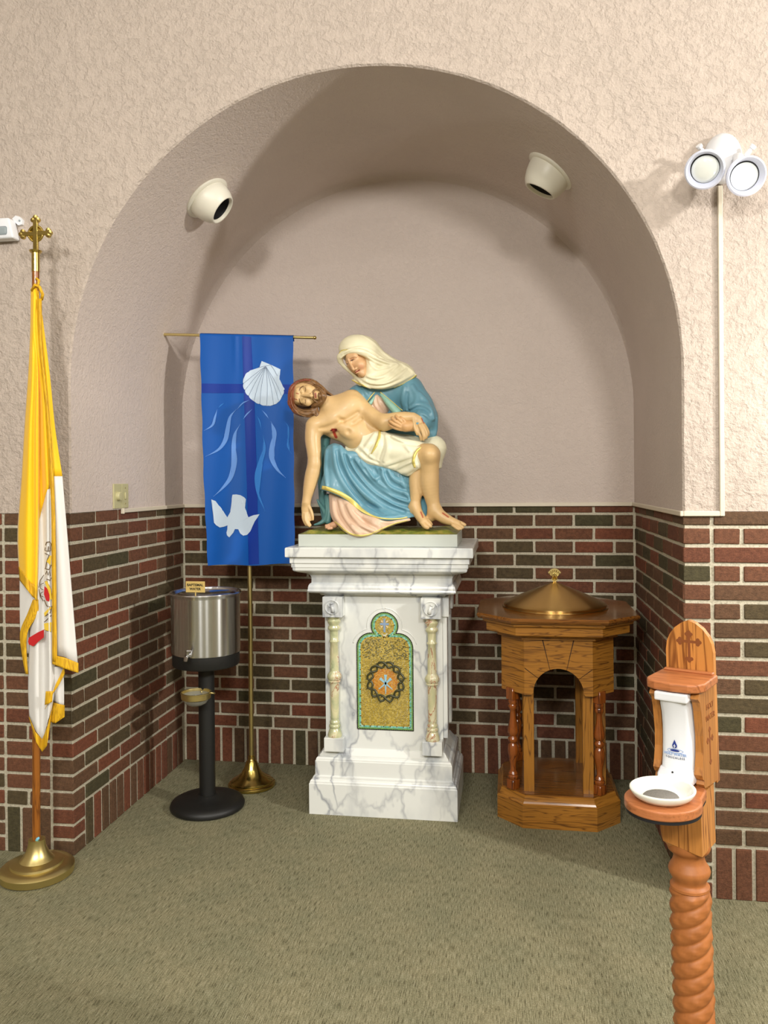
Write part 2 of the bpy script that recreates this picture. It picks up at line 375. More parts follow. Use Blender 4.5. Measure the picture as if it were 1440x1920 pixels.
vi = [bm.verts.new(p) for p in inner]; vl = [bm.verts.new(p) for p in lip]; vo = [bm.verts.new(p) for p in out]
for i in range(len(vi)-1):
    bm.faces.new([vi[i], vo[i], vo[i+1], vi[i+1]]); bm.faces.new([vl[i], vi[i], vi[i+1], vl[i+1]])
# corners of the outer rectangle
for cx_, cz_ in ((7, ZT), (-4, ZT)):
    best = [k for k in range(len(out)-1) if (out[k][0] == cx_) != (out[k+1][0] == cx_) and (abs(out[k][2]-ZT) < 1e-6 or abs(out[k+1][2]-ZT) < 1e-6)]
    for k in best[:1]: bm.faces.new([vo[k], bm.verts.new((cx_, 0, cz_)), vo[k+1]])
# underside lip of the stucco over the brick
yb = .006
for x0, x1 in ((-4, -rl), (W+rl, 7)):
    quad(bm, (x0, 0, ZB), (x0, yb+.002, ZB), (x1, yb+.002, ZB), (x1, 0, ZB))
wall_front = struct('wall_front', bm, M_STUCCO, 'textured cream stucco wall around the arch with brick wainscot', smooth=False)
def mortar(name, parent, *q):
    bm = bmesh.new(); quad(bm, *q); return from_bm(name, bm, M_MORTAR, parent, recalc=False)
mortar('mortar_bed', wall_front, (-4, yb, 0), (-yb, yb, 0), (-yb, yb, ZB), (-4, yb, ZB))
mortar('mortar_bed', wall_front, (W+yb, yb, 0), (7, yb, 0), (7, yb, ZB), (W+yb, yb, ZB))

# niche: left wall, right wall, back wall, vault
bm = bmesh.new(); quad(bm, (0, rl, ZB), (0, D, ZB), (0, D, ZC), (0, rl, ZC)); wall_left = struct('wall_left', bm, M_STUCCO_IN, 'left side of the niche, smooth stucco over brick')
bm = bmesh.new(); quad(bm, (W, D, ZB), (W, rl, ZB), (W, rl, ZC), (W, D, ZC)); wall_right = struct('wall_right', bm, M_STUCCO_IN, 'right side of the niche, smooth stucco over brick')
bm = bmesh.new()
vb = [bm.verts.new((XC+RA*math.cos(PI*i/N), D, ZC+RA*math.sin(PI*i/N))) for i in range(N+1)]+[bm.verts.new((0, D, ZB)), bm.verts.new((W, D, ZB))]
bm.faces.new(list(reversed(vb)))
wall_back = struct('wall_back', bm, M_STUCCO_IN, 'back of the niche, rounded stucco lunette over brick')
bm = bmesh.new()
ys = [rl, .3, .6, .9, D-.05, D-.02, D]; ins = [0, 0, 0, 0, .0, .006, .02]
prev = None
for y, o_ in zip(ys, ins):
    row = [bm.verts.new((XC+(RA-o_*min(1, math.sin(PI*i/N)*2.5))*math.cos(PI*i/N), y, ZC+(RA-o_*min(1, math.sin(PI*i/N)*2.5))*math.sin(PI*i/N))) for i in range(N+1)]
    if prev:
        for i in range(N): bm.faces.new([prev[i], prev[i+1], row[i+1], row[i]])
    prev = row
wall_vault = struct('ceiling_vault', bm, M_STUCCO_IN, 'curved barrel vault of the niche', smooth=True)
mortar('mortar_bed', wall_left, (-yb, 0, 0), (-yb, D+yb, 0), (-yb, D+yb, ZB+.001), (-yb, 0, ZB+.001))
mortar('mortar_bed', wall_right, (W+yb, D+yb, 0), (W+yb, 0, 0), (W+yb, 0, ZB+.001), (W+yb, D+yb, ZB+.001))
mortar('mortar_bed', wall_back, (-yb, D+yb, 0), (W+yb, D+yb, 0), (W+yb, D+yb, ZB+.001), (-yb, D+yb, ZB+.001))

_brick_cache = {}
def brick(parent, x0, x1, y0, y1, z0, z1):
    s = tuple(round(v, 3) for v in (x1-x0, y1-y0, z1-z0)); var = random.randrange(2); key = s+(var,)
    if key not in _brick_cache:
        b = bmesh.new(); rr = random.Random(hash(key) & 0xffff)
        box(b, -s[0]/2, s[0]/2, -s[1]/2, s[1]/2, -s[2]/2, s[2]/2, .0025)
        for v in b.verts: v.co += Vector((rr.uniform(-1, 1), rr.uniform(-1, 1), rr.uniform(-1, 1)))*.0011
        bmesh.ops.recalc_face_normals(b, faces=b.faces)
        me = bpy.data.meshes.new('brick'); b.to_mesh(me); b.free(); me.materials.append(M_BRICK); _brick_cache[key] = me
    o = bpy.data.objects.new('brick', _brick_cache[key]); COL.objects.link(o)
    o.parent = parent; o.location = ((x0+x1)/2, (y0+y1)/2, (z0+z1)/2); return o
j = J_/2
rows = [(ZS+k*C_+j, min(ZS+(k+1)*C_-j, ZB-.002)) for k in range(18)]
sold = (.0, ZS-j); T = .03
def jit(): return random.uniform(-.0012, .0012)
# back wall
for k, (z0, z1) in enumerate(rows):
    nb = 12; p = W/nb; ed = [i*p for i in range(nb+1)] if k % 2 == 1 else [0]+[p/2+i*p for i in range(nb)]+[W]
    for a, b in zip(ed, ed[1:]):
        d = jit(); brick(wall_back, a+j, b-j, D+d, D+T, z0, z1)
n = 35; p = W/n
for i in range(n): brick(wall_back, i*p+j, (i+1)*p-j, D+jit(), D+T, *sold)
# side walls (the first brick of each course is the corner brick and shows on both faces)
for side, wl in ((0, wall_left), (1, wall_right)):
    X = (lambda a, b: (a, b)) if side == 0 else (lambda a, b: (W-b, W-a))
    for k, (z0, z1) in enumerate(rows):
        ed = [0, .2032, .4064, .6096, .8128, 1.016, D] if k % 2 == 1 else [0, .0945, .3, .503, .706, .91, 1.113, D]
        for i, (a, b) in enumerate(zip(ed, ed[1:])):
            if b-a < .035: continue
            d = jit()
            if i == 0: x = X(-.0935, d)
            else: x = X(-T, d)
            brick(wl, x[0], x[1], (a+j if i else d), min(b, D+.002)-j, z0, z1)
    hz = sold[1]/3
    for i in range(3):
        x = X(-.0935, 0); brick(wl, x[0], x[1], 0, .0945-j, i*hz+(j if i else 0), (i+1)*hz-(j if i < 2 else 0))
    y = .0945
    while y < D-.03:
        x = X(-T, jit()); brick(wl, x[0], x[1], y+j, min(y+.068, D+.004)-j, *sold); y += .068
# front wall, both sides
def front_col(x0, x1, par):
    for k, (z0, z1) in enumerate(rows):
        ed = [x0, x1] if k % 2 == 1 else [x0, (x0+x1)/2, x1]
        for a, b in zip(ed, ed[1:]): brick(wall_front, a+j, b-j, jit(), T, z0, z1)
for c in range(3):
    front_col(W+.1016+c*.405, W+.1016+c*.405+.2032*0+.2025, 0) if False else None
def front_side(xa, xb, sgn):
    """courses running away from the corner pier"""
    for k, (z0, z1) in enumerate(rows):
        x = xa; first = True
        while x < xb-.03:
            wdt = .1016 if (first and k % 2 == 0) else .2032; e = min(x+wdt, xb); first = False
            q = (x, e) if sgn > 0 else (xa-(e-xa), xa-(x-xa))
            brick(wall_front, q[0]+j, q[1]-j, jit(), T, z0, z1); x = e
    x = xa
    while x < xb-.03:
        e = x+.0677; q = (x, e) if sgn > 0 else (xa-(e-xa), xa-(x-xa))
        brick(wall_front, q[0]+j, q[1]-j, jit(), T, *sold); x = e
front_side(W+.100, W+1.12, 1)
# left front: a one-brick column between two straight joints, then the next bond
xL = -.100
for k, (z0, z1) in enumerate(rows):
    ed = [xL-.204, xL] if k % 2 == 1 or k > 13 or k in (2, 6) else [xL-.204, xL-.102, xL]
    for a, b in zip(ed, ed[1:]): brick(wall_front, a+j, b-j, jit(), T, z0, z1)
for i in range(3): brick(wall_front, xL-.068*(i+1)+j, xL-.068*i-j, jit(), T, *sold)
hz = sold[1]/3
for i in range(3): brick(wall_front, xL-.305+j, xL-.204-j, jit(), T, i*hz+(j if i else 0), (i+1)*hz-(j if i < 2 else 0))
for k, (z0, z1) in enumerate(rows):
    brick(wall_front, xL-.305+j, xL-.204-j, jit(), T, z0, z1)
    x = xL-.305
    for q in range(2):
        wdt = .1016 if (q == 0 and k % 2) else .2032; brick(wall_front, x-wdt+j, x-j, jit(), T, z0, z1); x -= wdt
for i in range(6): brick(wall_front, xL-.305-.068*(i+1)+j, xL-.305-.068*i-j, jit(), T, *sold)

# ------------------------------------------------------------------ things fixed to the walls
# cable raceway along the top of the brick, then up to the twin lamp
rw = empty('cable_raceway', (W, 0, 1.378), 0, 'thin cream cable raceway along the brick top, rising to the twin lamp', 'cable cover')
def seg(x0, x1, y0, y1, z0, z1):
    b = bmesh.new(); box(b, x0, x1, y0, y1, z0, z1, .0025); from_bm('raceway_length', b, M_RACE, rw)
RZ0, RZ1, RT = 1.378, 1.397, .012
seg(0, RT, .430, D, RZ0, RZ1); seg(RT, W-RT, D-RT, D, RZ0, RZ1); seg(W-RT, W, -RT, D, RZ0, RZ1)
seg(W, 2.505, -RT, 0, RZ0, RZ1); seg(2.505, 2.522, -RT, 0, RZ0, 2.56)
bm = bmesh.new(); box(bm, 0, .016, .424, .434, 1.374, 1.400, .002); from_bm('end_cap', bm, M_RACE, rw)

# switch plates on the left side wall
def plate(name, y0, y1, label):
    o = empty(name, (0, (y0+y1)/2, 1.398), 0, label, 'switch'); b = bmesh.new(); box(b, 0, .007, y0, y1, 1.400, 1.512, .003, 2)
    from_bm('cover_plate', b, M_IVORY, o); return o
o1 = plate('dimmer_switch', .349, .421, 'ivory wall plate with a round dimmer knob on the left niche wall')
b = bmesh.new(); lathe(b, [(.0205, 0), (.0205, .010), (.0185, .016), (.012, .017), (.004, .0165), (0, .0165)], seg=28)
bmesh.ops.rotate(b, verts=b.verts, matrix=Matrix.Rotation(PI/2, 3, 'Y')); bmesh.ops.translate(b, verts=b.verts, vec=(.007, .385, 1.456))
from_bm('knob', b, M_IVORY, o1, crease=.6)
b = bmesh.new(); lathe(b, [(.024, 0), (.024, .0015), (0, .0015)], seg=28)
bmesh.ops.rotate(b, verts=b.verts, matrix=Matrix.Rotation(PI/2, 3, 'Y')); bmesh.ops.translate(b, verts=b.verts, vec=(.007, .385, 1.456)); from_bm('knob_ring', b, M_IVORY, o1)
o2 = plate('toggle_switch', .424, .490, 'ivory wall plate beside the dimmer plate, with two screws')
for z in (1.420, 1.492):
    b = bmesh.new(); lathe(b, [(.003, 0), (.003, .001), (0, .0015)], seg=10); bmesh.ops.rotate(b, verts=b.verts, matrix=Matrix.Rotation(PI/2, 3, 'Y'))
    bmesh.ops.translate(b, verts=b.verts, vec=(.007, .457, z)); from_bm('screw', b, M_BRASS_DULL, o2)
b = bmesh.new(); box(b, .006, .012, .449, .465, 1.440, 1.472, .002); from_bm('toggle', b, M_IVORY, o2)

# motion sensor, top left
ms = empty('motion_sensor', (-.25, -.01, 2.52), 0, 'small white motion sensor box on the stucco by the flagpole cross', 'sensor')
b = bmesh.new(); box(b, -.345, -.208, -.055, -.004, 2.508, 2.592, .010, 3)
for v in b.verts:
    v.co.x += (v.co.z-2.508)*-.22
from_bm('housing', b, M_WHITE, ms, crease=.6)
b = bmesh.new(); box(b, -.320, -.234, -.058, -.05, 2.522, 2.556, .008, 3); from_bm('sensor_window', b, M_GREYWIN, ms)
b = bmesh.new(); prism(b, [(-.24, 2.600), (-.225, 2.612), (-.205, 2.606), (-.192, 2.592), (-.196, 2.575), (-.214, 2.572)], -.012, 0, 'xz')
from_bm('mounting_ear', b, M_WHITE, ms)
b = bmesh.new(); lathe(b, [(.004, 0), (.004, .003), (0, .004)], seg=12); bmesh.ops.rotate(b, verts=b.verts, matrix=Matrix.Rotation(PI/2, 3, 'X')); bmesh.ops.translate(b, verts=b.verts, vec=(-.206, -.012, 2.59)); from_bm('screw', b, M_GREYWIN, ms)

def orient(bm, loc, direction, roll=0):
    """turn a shape built along +Z to point along direction"""
    q = Vector(direction).normalized().to_track_quat('Z', 'Y').to_matrix().to_4x4()
    bmesh.ops.transform(bm, matrix=Matrix.Translation(loc) @ q @ Matrix.Rotation(roll, 4, 'Z'), verts=bm.verts)

# twin emergency lamp
el = empty('twin_flood_lamp', (2.52, -.02, 2.62), 0, 'white twin-head emergency lamp on the stucco right of the arch', 'lamp')
b = bmesh.new(); lathe(b, [(.062, 0), (.066, .012), (.064, .03), (.050, .048), (.022, .056), (0, .057)], seg=36)
bmesh.ops.scale(b, vec=(1, 1.35, 1), verts=b.verts); orient(b, (2.520, 0, 2.652), (0, -1, 0), PI); from_bm('mount', b, M_LAMPMOUNT, el, crease=1)
for sx, (hx, hy, hz), dr, nm in ((-1, (2.440, -.115, 2.592), (-.30, -1, -.62), 'left'), (1, (2.556, -.120, 2.552), (.06, -1, -.42), 'right')):
    h = Vector((hx, hy, hz)); d = Vector(dr).normalized(); base = h-d*.055
    b = bmesh.new()
    lathe(b, [(0, -.040), (.022, -.038), (.036, -.024), (.046, .0), (.056, .030), (.0645, .040), (.0655, .052), (.060, .056), (.056, .050), (.050, .034), (.046, .030), (0, .030)], seg=44)
    orient(b, h, d); hd = from_bm('lamp_head', b, M_LAMPWHITE, el, crease=.9)
    b = bmesh.new(); lathe(b, [(.0462, .026), (.0445, .036), (.034, .044), (.018, .049), (0, .050)], seg=40, cap=False); orient(b, h-d*.002, d)
    bmesh.ops.translate(b, verts=b.verts, vec=(.0008*-sx, 0, -.0022)); lens = from_bm('lens', b, M_LENS, hd, smooth=True)
    b = bmesh.new(); lathe(b, [(.0485, .0305), (.0485, .032), (.043, .032)], seg=36, cap=False); orient(b, h, d); from_bm('lens_gasket', b, M_DARK, hd)
    arm0 = Vector((2.520+sx*.045, -.030, 2.650)); b = bmesh.new(); tube(b, [arm0, (arm0+h-d*.03)/2+Vector((0, -.012, .022)), h-d*.03], [.017, .019, .022], 14); from_bm('swivel_arm', b, M_LAMPMOUNT, el, smooth=True)
    b = bmesh.new(); lathe(b, [(0, -.016), (.009, -.014), (.009, .006), (.007, .008), (.007, .014), (.011, .016), (.011, .026), (0, .028)], seg=12)
    orient(b, Vector((2.520+sx*.078, -.055, 2.668 if sx < 0 else 2.655)), (sx*.5, -.5, .6)); from_bm('wing_knob', b, M_WHITE, el, crease=.5)
for px, pz in ((-.03, 2.632), (.0, 2.614), (.028, 2.634)):
    b = bmesh.new(); lathe(b, [(.003, 0), (.003, .003), (0, .004)], seg=8); orient(b, (2.515+px, -.052, pz), (0, -1, 0)); from_bm('indicator', b, M_WHITE, el)

# eyeball spotlights in the vault
for (ax, ay, az), dr, lb in (((.420, .47, 2.800), (.90, .10, -.60), 'white eyeball spotlight in the vault above the banner'),
                            ((1.930, .47, 2.812), (-.42, .10, -.95), 'white eyeball spotlight in the vault at the upper right')):
    cdir = Vector((ax-XC, 0, az-ZC)).normalized(); p = Vector((XC, ay, ZC))+cdir*(RA-.004); inn = -cdir
    o = empty('eyeball_spotlight', p, 0, lb, 'spotlight', 'eyeball spotlights in the vault')
    b = bmesh.new(); lathe(b, [(.082, .004), (.112, .000), (.115, .005), (.112, .011), (.094, .015), (.086, .013)], seg=48, cap=False)
    orient(b, p-inn*.006, inn); from_bm('trim_ring', b, M_WHITE_PAINT, o, smooth=True)
    d = Vector(dr).normalized(); d = (d*.85+inn*.45).normalized()
    b = bmesh.new(); lathe(b, [(.090, -.05), (.096, -.02), (.097, .01), (.093, .042), (.084, .070), (.070, .092), (.066, .095), (.062, .092), (.058, .08)], seg=48, cap=False)
    orient(b, p+inn*.0, d); from_bm('eyeball', b, M_WHITE_PAINT, o, smooth=True)
    b = bmesh.new(); lathe(b, [(.062, .091), (.056, .05), (.05, .0), (0, -.02)], seg=40, cap=False); orient(b, p, d); from_bm('baffle', b, M_DARK, o, smooth=True)
# ================================================================== marble pedestal
X0, X1, Y0, Y1 = .914, 1.457, .597, .925
ped = empty('statue_pedestal', ((X0+X1)/2, (Y0+Y1)/2, 0), 0, 'white veined marble pedestal carrying the statue, with mosaic panel', 'pedestal')
def mould(name, prof, mat=M_MARBLE, parent=ped):
    b = bmesh.new(); ringpoly(b, [rect_ring(X0, X1, Y0, Y1, o, z) for o, z in prof]); return from_bm(name, b, mat, parent, crease=.35)
def arcp(o0, z0, o1, z1, n=5, bulge=1):
    """quarter-round between two profile points"""
    out = []
    for k in range(n+1):
        t = k/n*PI/2
        if bulge > 0: out.append((o0+(o1-o0)*math.sin(t), z0+(z1-z0)*(1-math.cos(t))))
        else: out.append((o0+(o1-o0)*(1-math.cos(t)), z0+(z1-z0)*math.sin(t)))
    return out
mould('base', [(.066, 0), (.066, .138), (.063, .142)]+arcp(.063, .143, .052, .156, 4, 0)+[(.050, .158), (.050, .163)]+arcp(.050, .164, .044, .170, 3, 0)
      +[(.042, .171), (.042, .236), (.039, .239)]+arcp(.039, .240, .028, .252, 4, 0)+[(.024, .254), (.024, .259), (.018, .266), (.006, .284), (0, .286)])
mould('shaft', [(0, .285), (0, .992)])
mould('cornice', [(0, .989), (.012, .991), (.022, 1.001)]+arcp(.022, 1.001, .066, 1.017, 4)+[(.064, 1.024)]+arcp(.064, 1.024, .050, 1.052, 5, -1)[::1]
      +[(.050, 1.077), (.054, 1.086), (.062, 1.096), (.078, 1.100), (.100, 1.106), (.109, 1.110)]+arcp(.109, 1.110, .120, 1.122, 3)+[(.120, 1.128), (.124, 1.130), (.124, 1.146), (.130, 1.150), (.130, 1.173), (.136, 1.176)])
mould('top_slab', [(.143, 1.176), (.147, 1.179), (.147, 1.216), (.144, 1.220)])
prof_col = [(.0305, .345), (.0325, .349), (.0325, .355), (.0300, .366), (.0245, .383), (.0225, .386), (.0260, .389), (.0268, .398), (.0215, .404), (.0235, .410), (.0235, .416), (.0195, .420), (.0190, .430), (.0210, .434), (.0190, .439),
            (.0205, .52), (.0215, .588), (.0225, .592), (.0290, .600), (.0255, .604), (.0320, .612), (.0330, .622), (.0320, .630), (.0240, .641), (.0205, .648), (.0205, .70), (.0185, .776), (.0225, .780), (.0225, .786), (.0185, .790), (.0195, .826), (.0205, .832), (.0280, .838), (.0285, .848), (.0225, .855), (.0230, .858), (.0285, .868), (.0305, .876), (.0255, .882), (.0250, .886), (.0320, .892), (.0320, .898)]
for cx in (.962, 1.411):
    b = bmesh.new(); box(b, cx-.045, cx+.045, .540, .600, .284, .346, .002); from_bm('column_foot', b, M_MARBLE, ped)
    b = bmesh.new(); lathe(b, prof_col, cx, .572, 36); from_bm('column', b, M_ONYX, ped, crease=.9)
    b = bmesh.new(); box(b, cx-.045, cx+.045, .532, .600, .897, .990, .002); cb = from_bm('column_capital', b, M_MARBLE, ped)
    b = bmesh.new(); lathe(b, [(.034, 0), (.034, .004), (.031, .006), (.0295, .003), (.027, .002), (0, .002)], seg=32); orient(b, (cx, .532, .944), (0, -1, 0)); md = from_bm('medallion', b, M_MARBLE, cb, crease=.5)
    b = bmesh.new(); sgn = 1 if cx > 1.2 else -1
    tube(b, [(cx-sgn*.006, .528, .922), (cx-sgn*.004, .526, .940), (cx+sgn*.002, .526, .955)], [.010, .008, .006], 10)
    tube(b, [(cx+sgn*.002, .527, .958), (cx+sgn*.003, .527, .9635)], [.006, .004], 10)
    tube(b, [(cx-sgn*.002, .527, .945), (cx+sgn*.012, .527, .948), (cx+sgn*.016, .527, .957)], [.004, .0035, .0025], 8)
    from_bm('carved_figure', b, M_MARBLE, md, smooth=True)
# side pilaster on the right flank
for yy in (.640, .882):
    b = bmesh.new(); box(b, X1, X1+.020, yy-.032, yy+.032, .345, .897, .002); from_bm('pilaster', b, M_MARBLE, ped)
    b = bmesh.new(); box(b, X1, X1+.030, yy-.042, yy+.042, .897, .990, .002); from_bm('pilaster_capital', b, M_MARBLE, ped)
# mosaic panel
MX, MHW, MZ0, MZS, MCR, MCZ = 1.1925, .1315, .375, .748, .0640, .8525
def mos_sd(x, z):
    """distance inside (+) of the panel outline: round-shouldered panel with a disc on top"""
    x = abs(x-MX); R = .068
    # shouldered rectangle
    cx, cz = MHW-R, MZS+.005
    if z > cz and x > cx: d1 = R-math.hypot(x-cx, z-cz)
    elif z > cz: d1 = cz+R-z
    else: d1 = MHW-x
    d1 = min(d1, z-MZ0, MHW-x)
    d2 = MCR-math.hypot(x, z-MCZ)
    return max(d1, d2)
verts, faces, cols = [], [], []
def tess(cx, cz, w_, h_, ang, y0, y1, col):
    c, s = math.cos(ang), math.sin(ang); k = len(verts); q = [(-w_/2, -h_/2), (w_/2, -h_/2), (w_/2, h_/2), (-w_/2, h_/2)]
    for yy in (y0, y1):
        for a, bb in q: verts.append((cx+a*c-bb*s, yy, cz+a*s+bb*c)); cols.append(col)
    for f in ((4, 5, 6, 7), (0, 1, 5, 4), (1, 2, 6, 5), (2, 3, 7, 6), (3, 0, 4, 7)): faces.append([k+i for i in f])
YP = Y0
GOLDS = [srgb(176, 152, 62), srgb(190, 164, 70), srgb(160, 138, 54), srgb(202, 178, 84), srgb(170, 148, 66)]
rnd = random.Random(5)
wz = .0046
z = MZ0
while z < .92:
    x = MX-MHW
    while x < MX+MHW:
        zz = z+.010*math.sin((x-MX)*18+z*9)*.45; d = mos_sd(x, zz); ww = rnd.uniform(.006, .010)
        rr = math.hypot(x-MX, zz-.598)
        if d > .026:
            col = rnd.choice(GOLDS)
            if rr < .060: col = rnd.choice([srgb(206, 140, 38), srgb(196, 124, 34), srgb(214, 156, 60)])
            if .70 < zz < .80 and rnd.random() < .34: col = srgb(112, 100, 44)
            tess(x, zz, ww*.92, wz*.8, .18*math.cos((x-MX)*18+z*9)*.8, YP, YP-.0025-rnd.random()*.0008, col)
        x += ww
    z += wz
# outline walk: black, green and turquoise rows
def outline(off):
    pts = []; a = MHW-off; z0 = MZ0+off; R = .068-off; cz = MZS+.005; cx = MHW-.068; rc = MCR-off
    pts += [(-a, z0+(cz-z0)*k/60) for k in range(60)]
    for k in range(30):
        t = PI-PI/2*k/29; p = (-cx+R*math.cos(t), cz+R*math.sin(t)); pts.append(p)
    top = []
    for k in range(80):
        t = PI*1.30-PI*1.60*k/79; top.append((rc*math.cos(t), MCZ+rc*math.sin(t)))
    pts = [p for p in pts if math.hypot(p[0], p[1]-MCZ) > rc]
    x_in = -cx; zt = cz+R
    xx = x_in
    while xx < 0 and math.hypot(xx, zt-MCZ) > rc: pts.append((xx, zt)); xx += .002
    top = [p for p in top if p[1] > zt-.0005 or False]
    half = pts+top[:len(top)//2]
    full = half+[(-p[0], p[1]) for p in reversed(half)]
    full += [(a-2*a*k/40, z0) for k in range(41)]
    return full
def row(off, length, width, colf, gap=.12, y=.003):
    P = [np.array(p) for p in outline(off)]; P.append(P[0]); acc = 0; k = 0
    seg = np.array([np.linalg.norm(q-p) for p, q in zip(P, P[1:])]); cum = np.concatenate([[0], np.cumsum(seg)]); tot = cum[-1]
    n = int(tot/length); X = [p[0] for p in P]; Z = [p[1] for p in P]
    for i in range(n):
        s = (i+.5)*tot/n; x = np.interp(s, cum, X); zz = np.interp(s, cum, Z); x2 = np.interp(s+.002, cum, X); z2 = np.interp(s+.002, cum, Z)
        tess(MX+x, zz, length*(1-gap), width, math.atan2(z2-zz, x2-x), YP, YP-y, colf(i))
row(.0022, .0085, .0042, lambda i: srgb(18, 18, 18), .1)
row(.0075, .0050, .0052, lambda i: rnd.choice([srgb(110, 158, 84), srgb(122, 168, 92), srgb(98, 150, 88)]), .05)
row(.0150, .0050, .0075, lambda i: rnd.choice([srgb(104, 186, 168), srgb(120, 196, 178), srgb(150, 208, 196), srgb(110, 170, 120)]), .05)
row(.0178, .0300, .0042, lambda i: srgb(84, 34, 20), .86, .0045)
row(.0235, .0060, .0070, lambda i: rnd.choice(GOLDS), .08, .0022)
me = bpy.data.meshes.new('tesserae'); me.from_pydata(verts, [], faces); ca = me.color_attributes.new('Col', 'FLOAT_COLOR', 'POINT'); ca.data.foreach_set('color', [c for q in cols for c in q])
b = bmesh.new(); b.from_mesh(me); bmesh.ops.recalc_face_normals(b, faces=b.faces); b.to_mesh(me); b.free()
mp = empty('mosaic_panel', (MX, Y0, .6)); mp.parent = ped; mp.location = Vector((MX, Y0, .6))-ped.location
ts = mesh_obj('tesserae', me, M_TESS, mp); ts['kind'] = 'stuff'
# grout backing plate
b = bmesh.new(); op = outline(0); prism(b, [(MX+x, z) for x, z in op], YP-.0012, YP+.001); from_bm('grout', b, newmat('grout', srgb(206, 204, 176), .8), mp)
# engraved moulding around the panel
b = bmesh.new()
pts = [(MX+x, YP-.0005, z) for x, z in outline(-.0165) if z > .77]
for side in (-1, 1):
    sub = [p for p in pts if (p[0]-MX)*side > .0]
    sub.sort(key=lambda p: math.atan2(p[2]-.72, (p[0]-MX)*side))
    tube(b, sub, .0022, 6)
from_bm('trefoil_bead', b, M_MARBLE, mp, smooth=True)
M_THORN = newmat('thorn_green', srgb(62, 62, 36), .4, coat=.2); b = bmesh.new()
for ph in (0, PI):
    P = []
    for i in range(121):
        t = 2*PI*i/120; r = .0750+.0125*math.sin(6*t+ph)+.002*math.sin(13*t); P.append((MX+.003+r*math.cos(t)*.98, YP-.006-.0026*math.cos(6*t+ph), .600+r*math.sin(t)*1.05))
    tube(b, P, .0048, 7)
    for i in range(4, 120, 9):
        p = Vector(P[i]); t = 2*PI*i/120+rnd.uniform(-.5, .5); q = p+Vector((math.cos(t), -.1, math.sin(t)))*.015; tube(b, [p, (p+q)/2, q], [.0026, .0016, .0003], 5)
from_bm('crown_of_thorns', b, M_THORN, mp, smooth=True)
M_NAIL = newmat('mosaic_pale_blue', srgb(150, 196, 214), .3, coat=.3)
for a, ln, hx in ((0, .088, 0), (.85, .076, 0), (-.85, .076, 0)):
    b = bmesh.new(); d = Vector((math.sin(a), 0, math.cos(a))); n_ = Vector((math.cos(a), 0, -math.sin(a))); c0 = Vector((MX+.003, 0, .590)); base = c0-d*ln*.55; tip = c0+d*ln*.45
    P = [base-n_*.0014, tip-n_*.0052-d*.010, tip-n_*.0070, tip+n_*.0070, tip+n_*.0052-d*.010, base+n_*.0014]
    prism(b, [(p.x, p.z) for p in P], YP-.0045, YP-.001); from_bm('nail', b, M_NAIL, mp)
b = bmesh.new(); cz = .862
prism(b, [(MX-.0045, cz-.038), (MX+.0045, cz-.038), (MX+.0045, cz-.006), (MX+.020, cz-.006), (MX+.020, cz+.004), (MX+.0045, cz+.004), (MX+.0045, cz+.024), (MX-.0045, cz+.024), (MX-.0045, cz+.004), (MX-.020, cz+.004), (MX-.020, cz-.006), (MX-.0045, cz-.006)], YP-.0045, YP-.001)
from_bm('cross', b, newmat('mosaic_grey_blue', srgb(136, 158, 186), .3), mp)
b = bmesh.new()
for a in (PI/4, 3*PI/4, 5*PI/4, 7*PI/4):
    c, s = math.cos(a), math.sin(a); o = (MX+.004*c, cz-.001+.004*s)
    prism(b, [(o[0]+.004*c, o[1]+.004*s), (o[0]+.017*c-.004*s, o[1]+.017*s+.004*c), (o[0]+.017*c+.004*s, o[1]+.017*s-.004*c)], YP-.0042, YP-.001)
from_bm('rays', b, newmat('mosaic_cream', srgb(232, 206, 170), .3), mp)

# ================================================================== wooden baptismal font
FX, FY = 1.965, .775
fn = empty('baptismal_font', (FX, FY, 0), 0, 'octagonal oak font with arched openings, turned balusters and domed bronze lid', 'font')
def og(name, levels, mat, par=fn):
    b = bmesh.new(); ringpoly(b, [octo(FX, FY, a, bb, z) for a, bb, z in levels]); return from_bm(name, b, mat, par, crease=.3)
og('base', [(.268, .158, 0), (.268, .158, .100), (.262, .155, .104), (.258, .152, .112), (.252, .149, .118), (.250, .148, .130), (.244, .144, .134)], M_OAK_H)
og('base_board', [(.243, .143, .1345), (.243, .143, .139)], M_OAK_TOP)
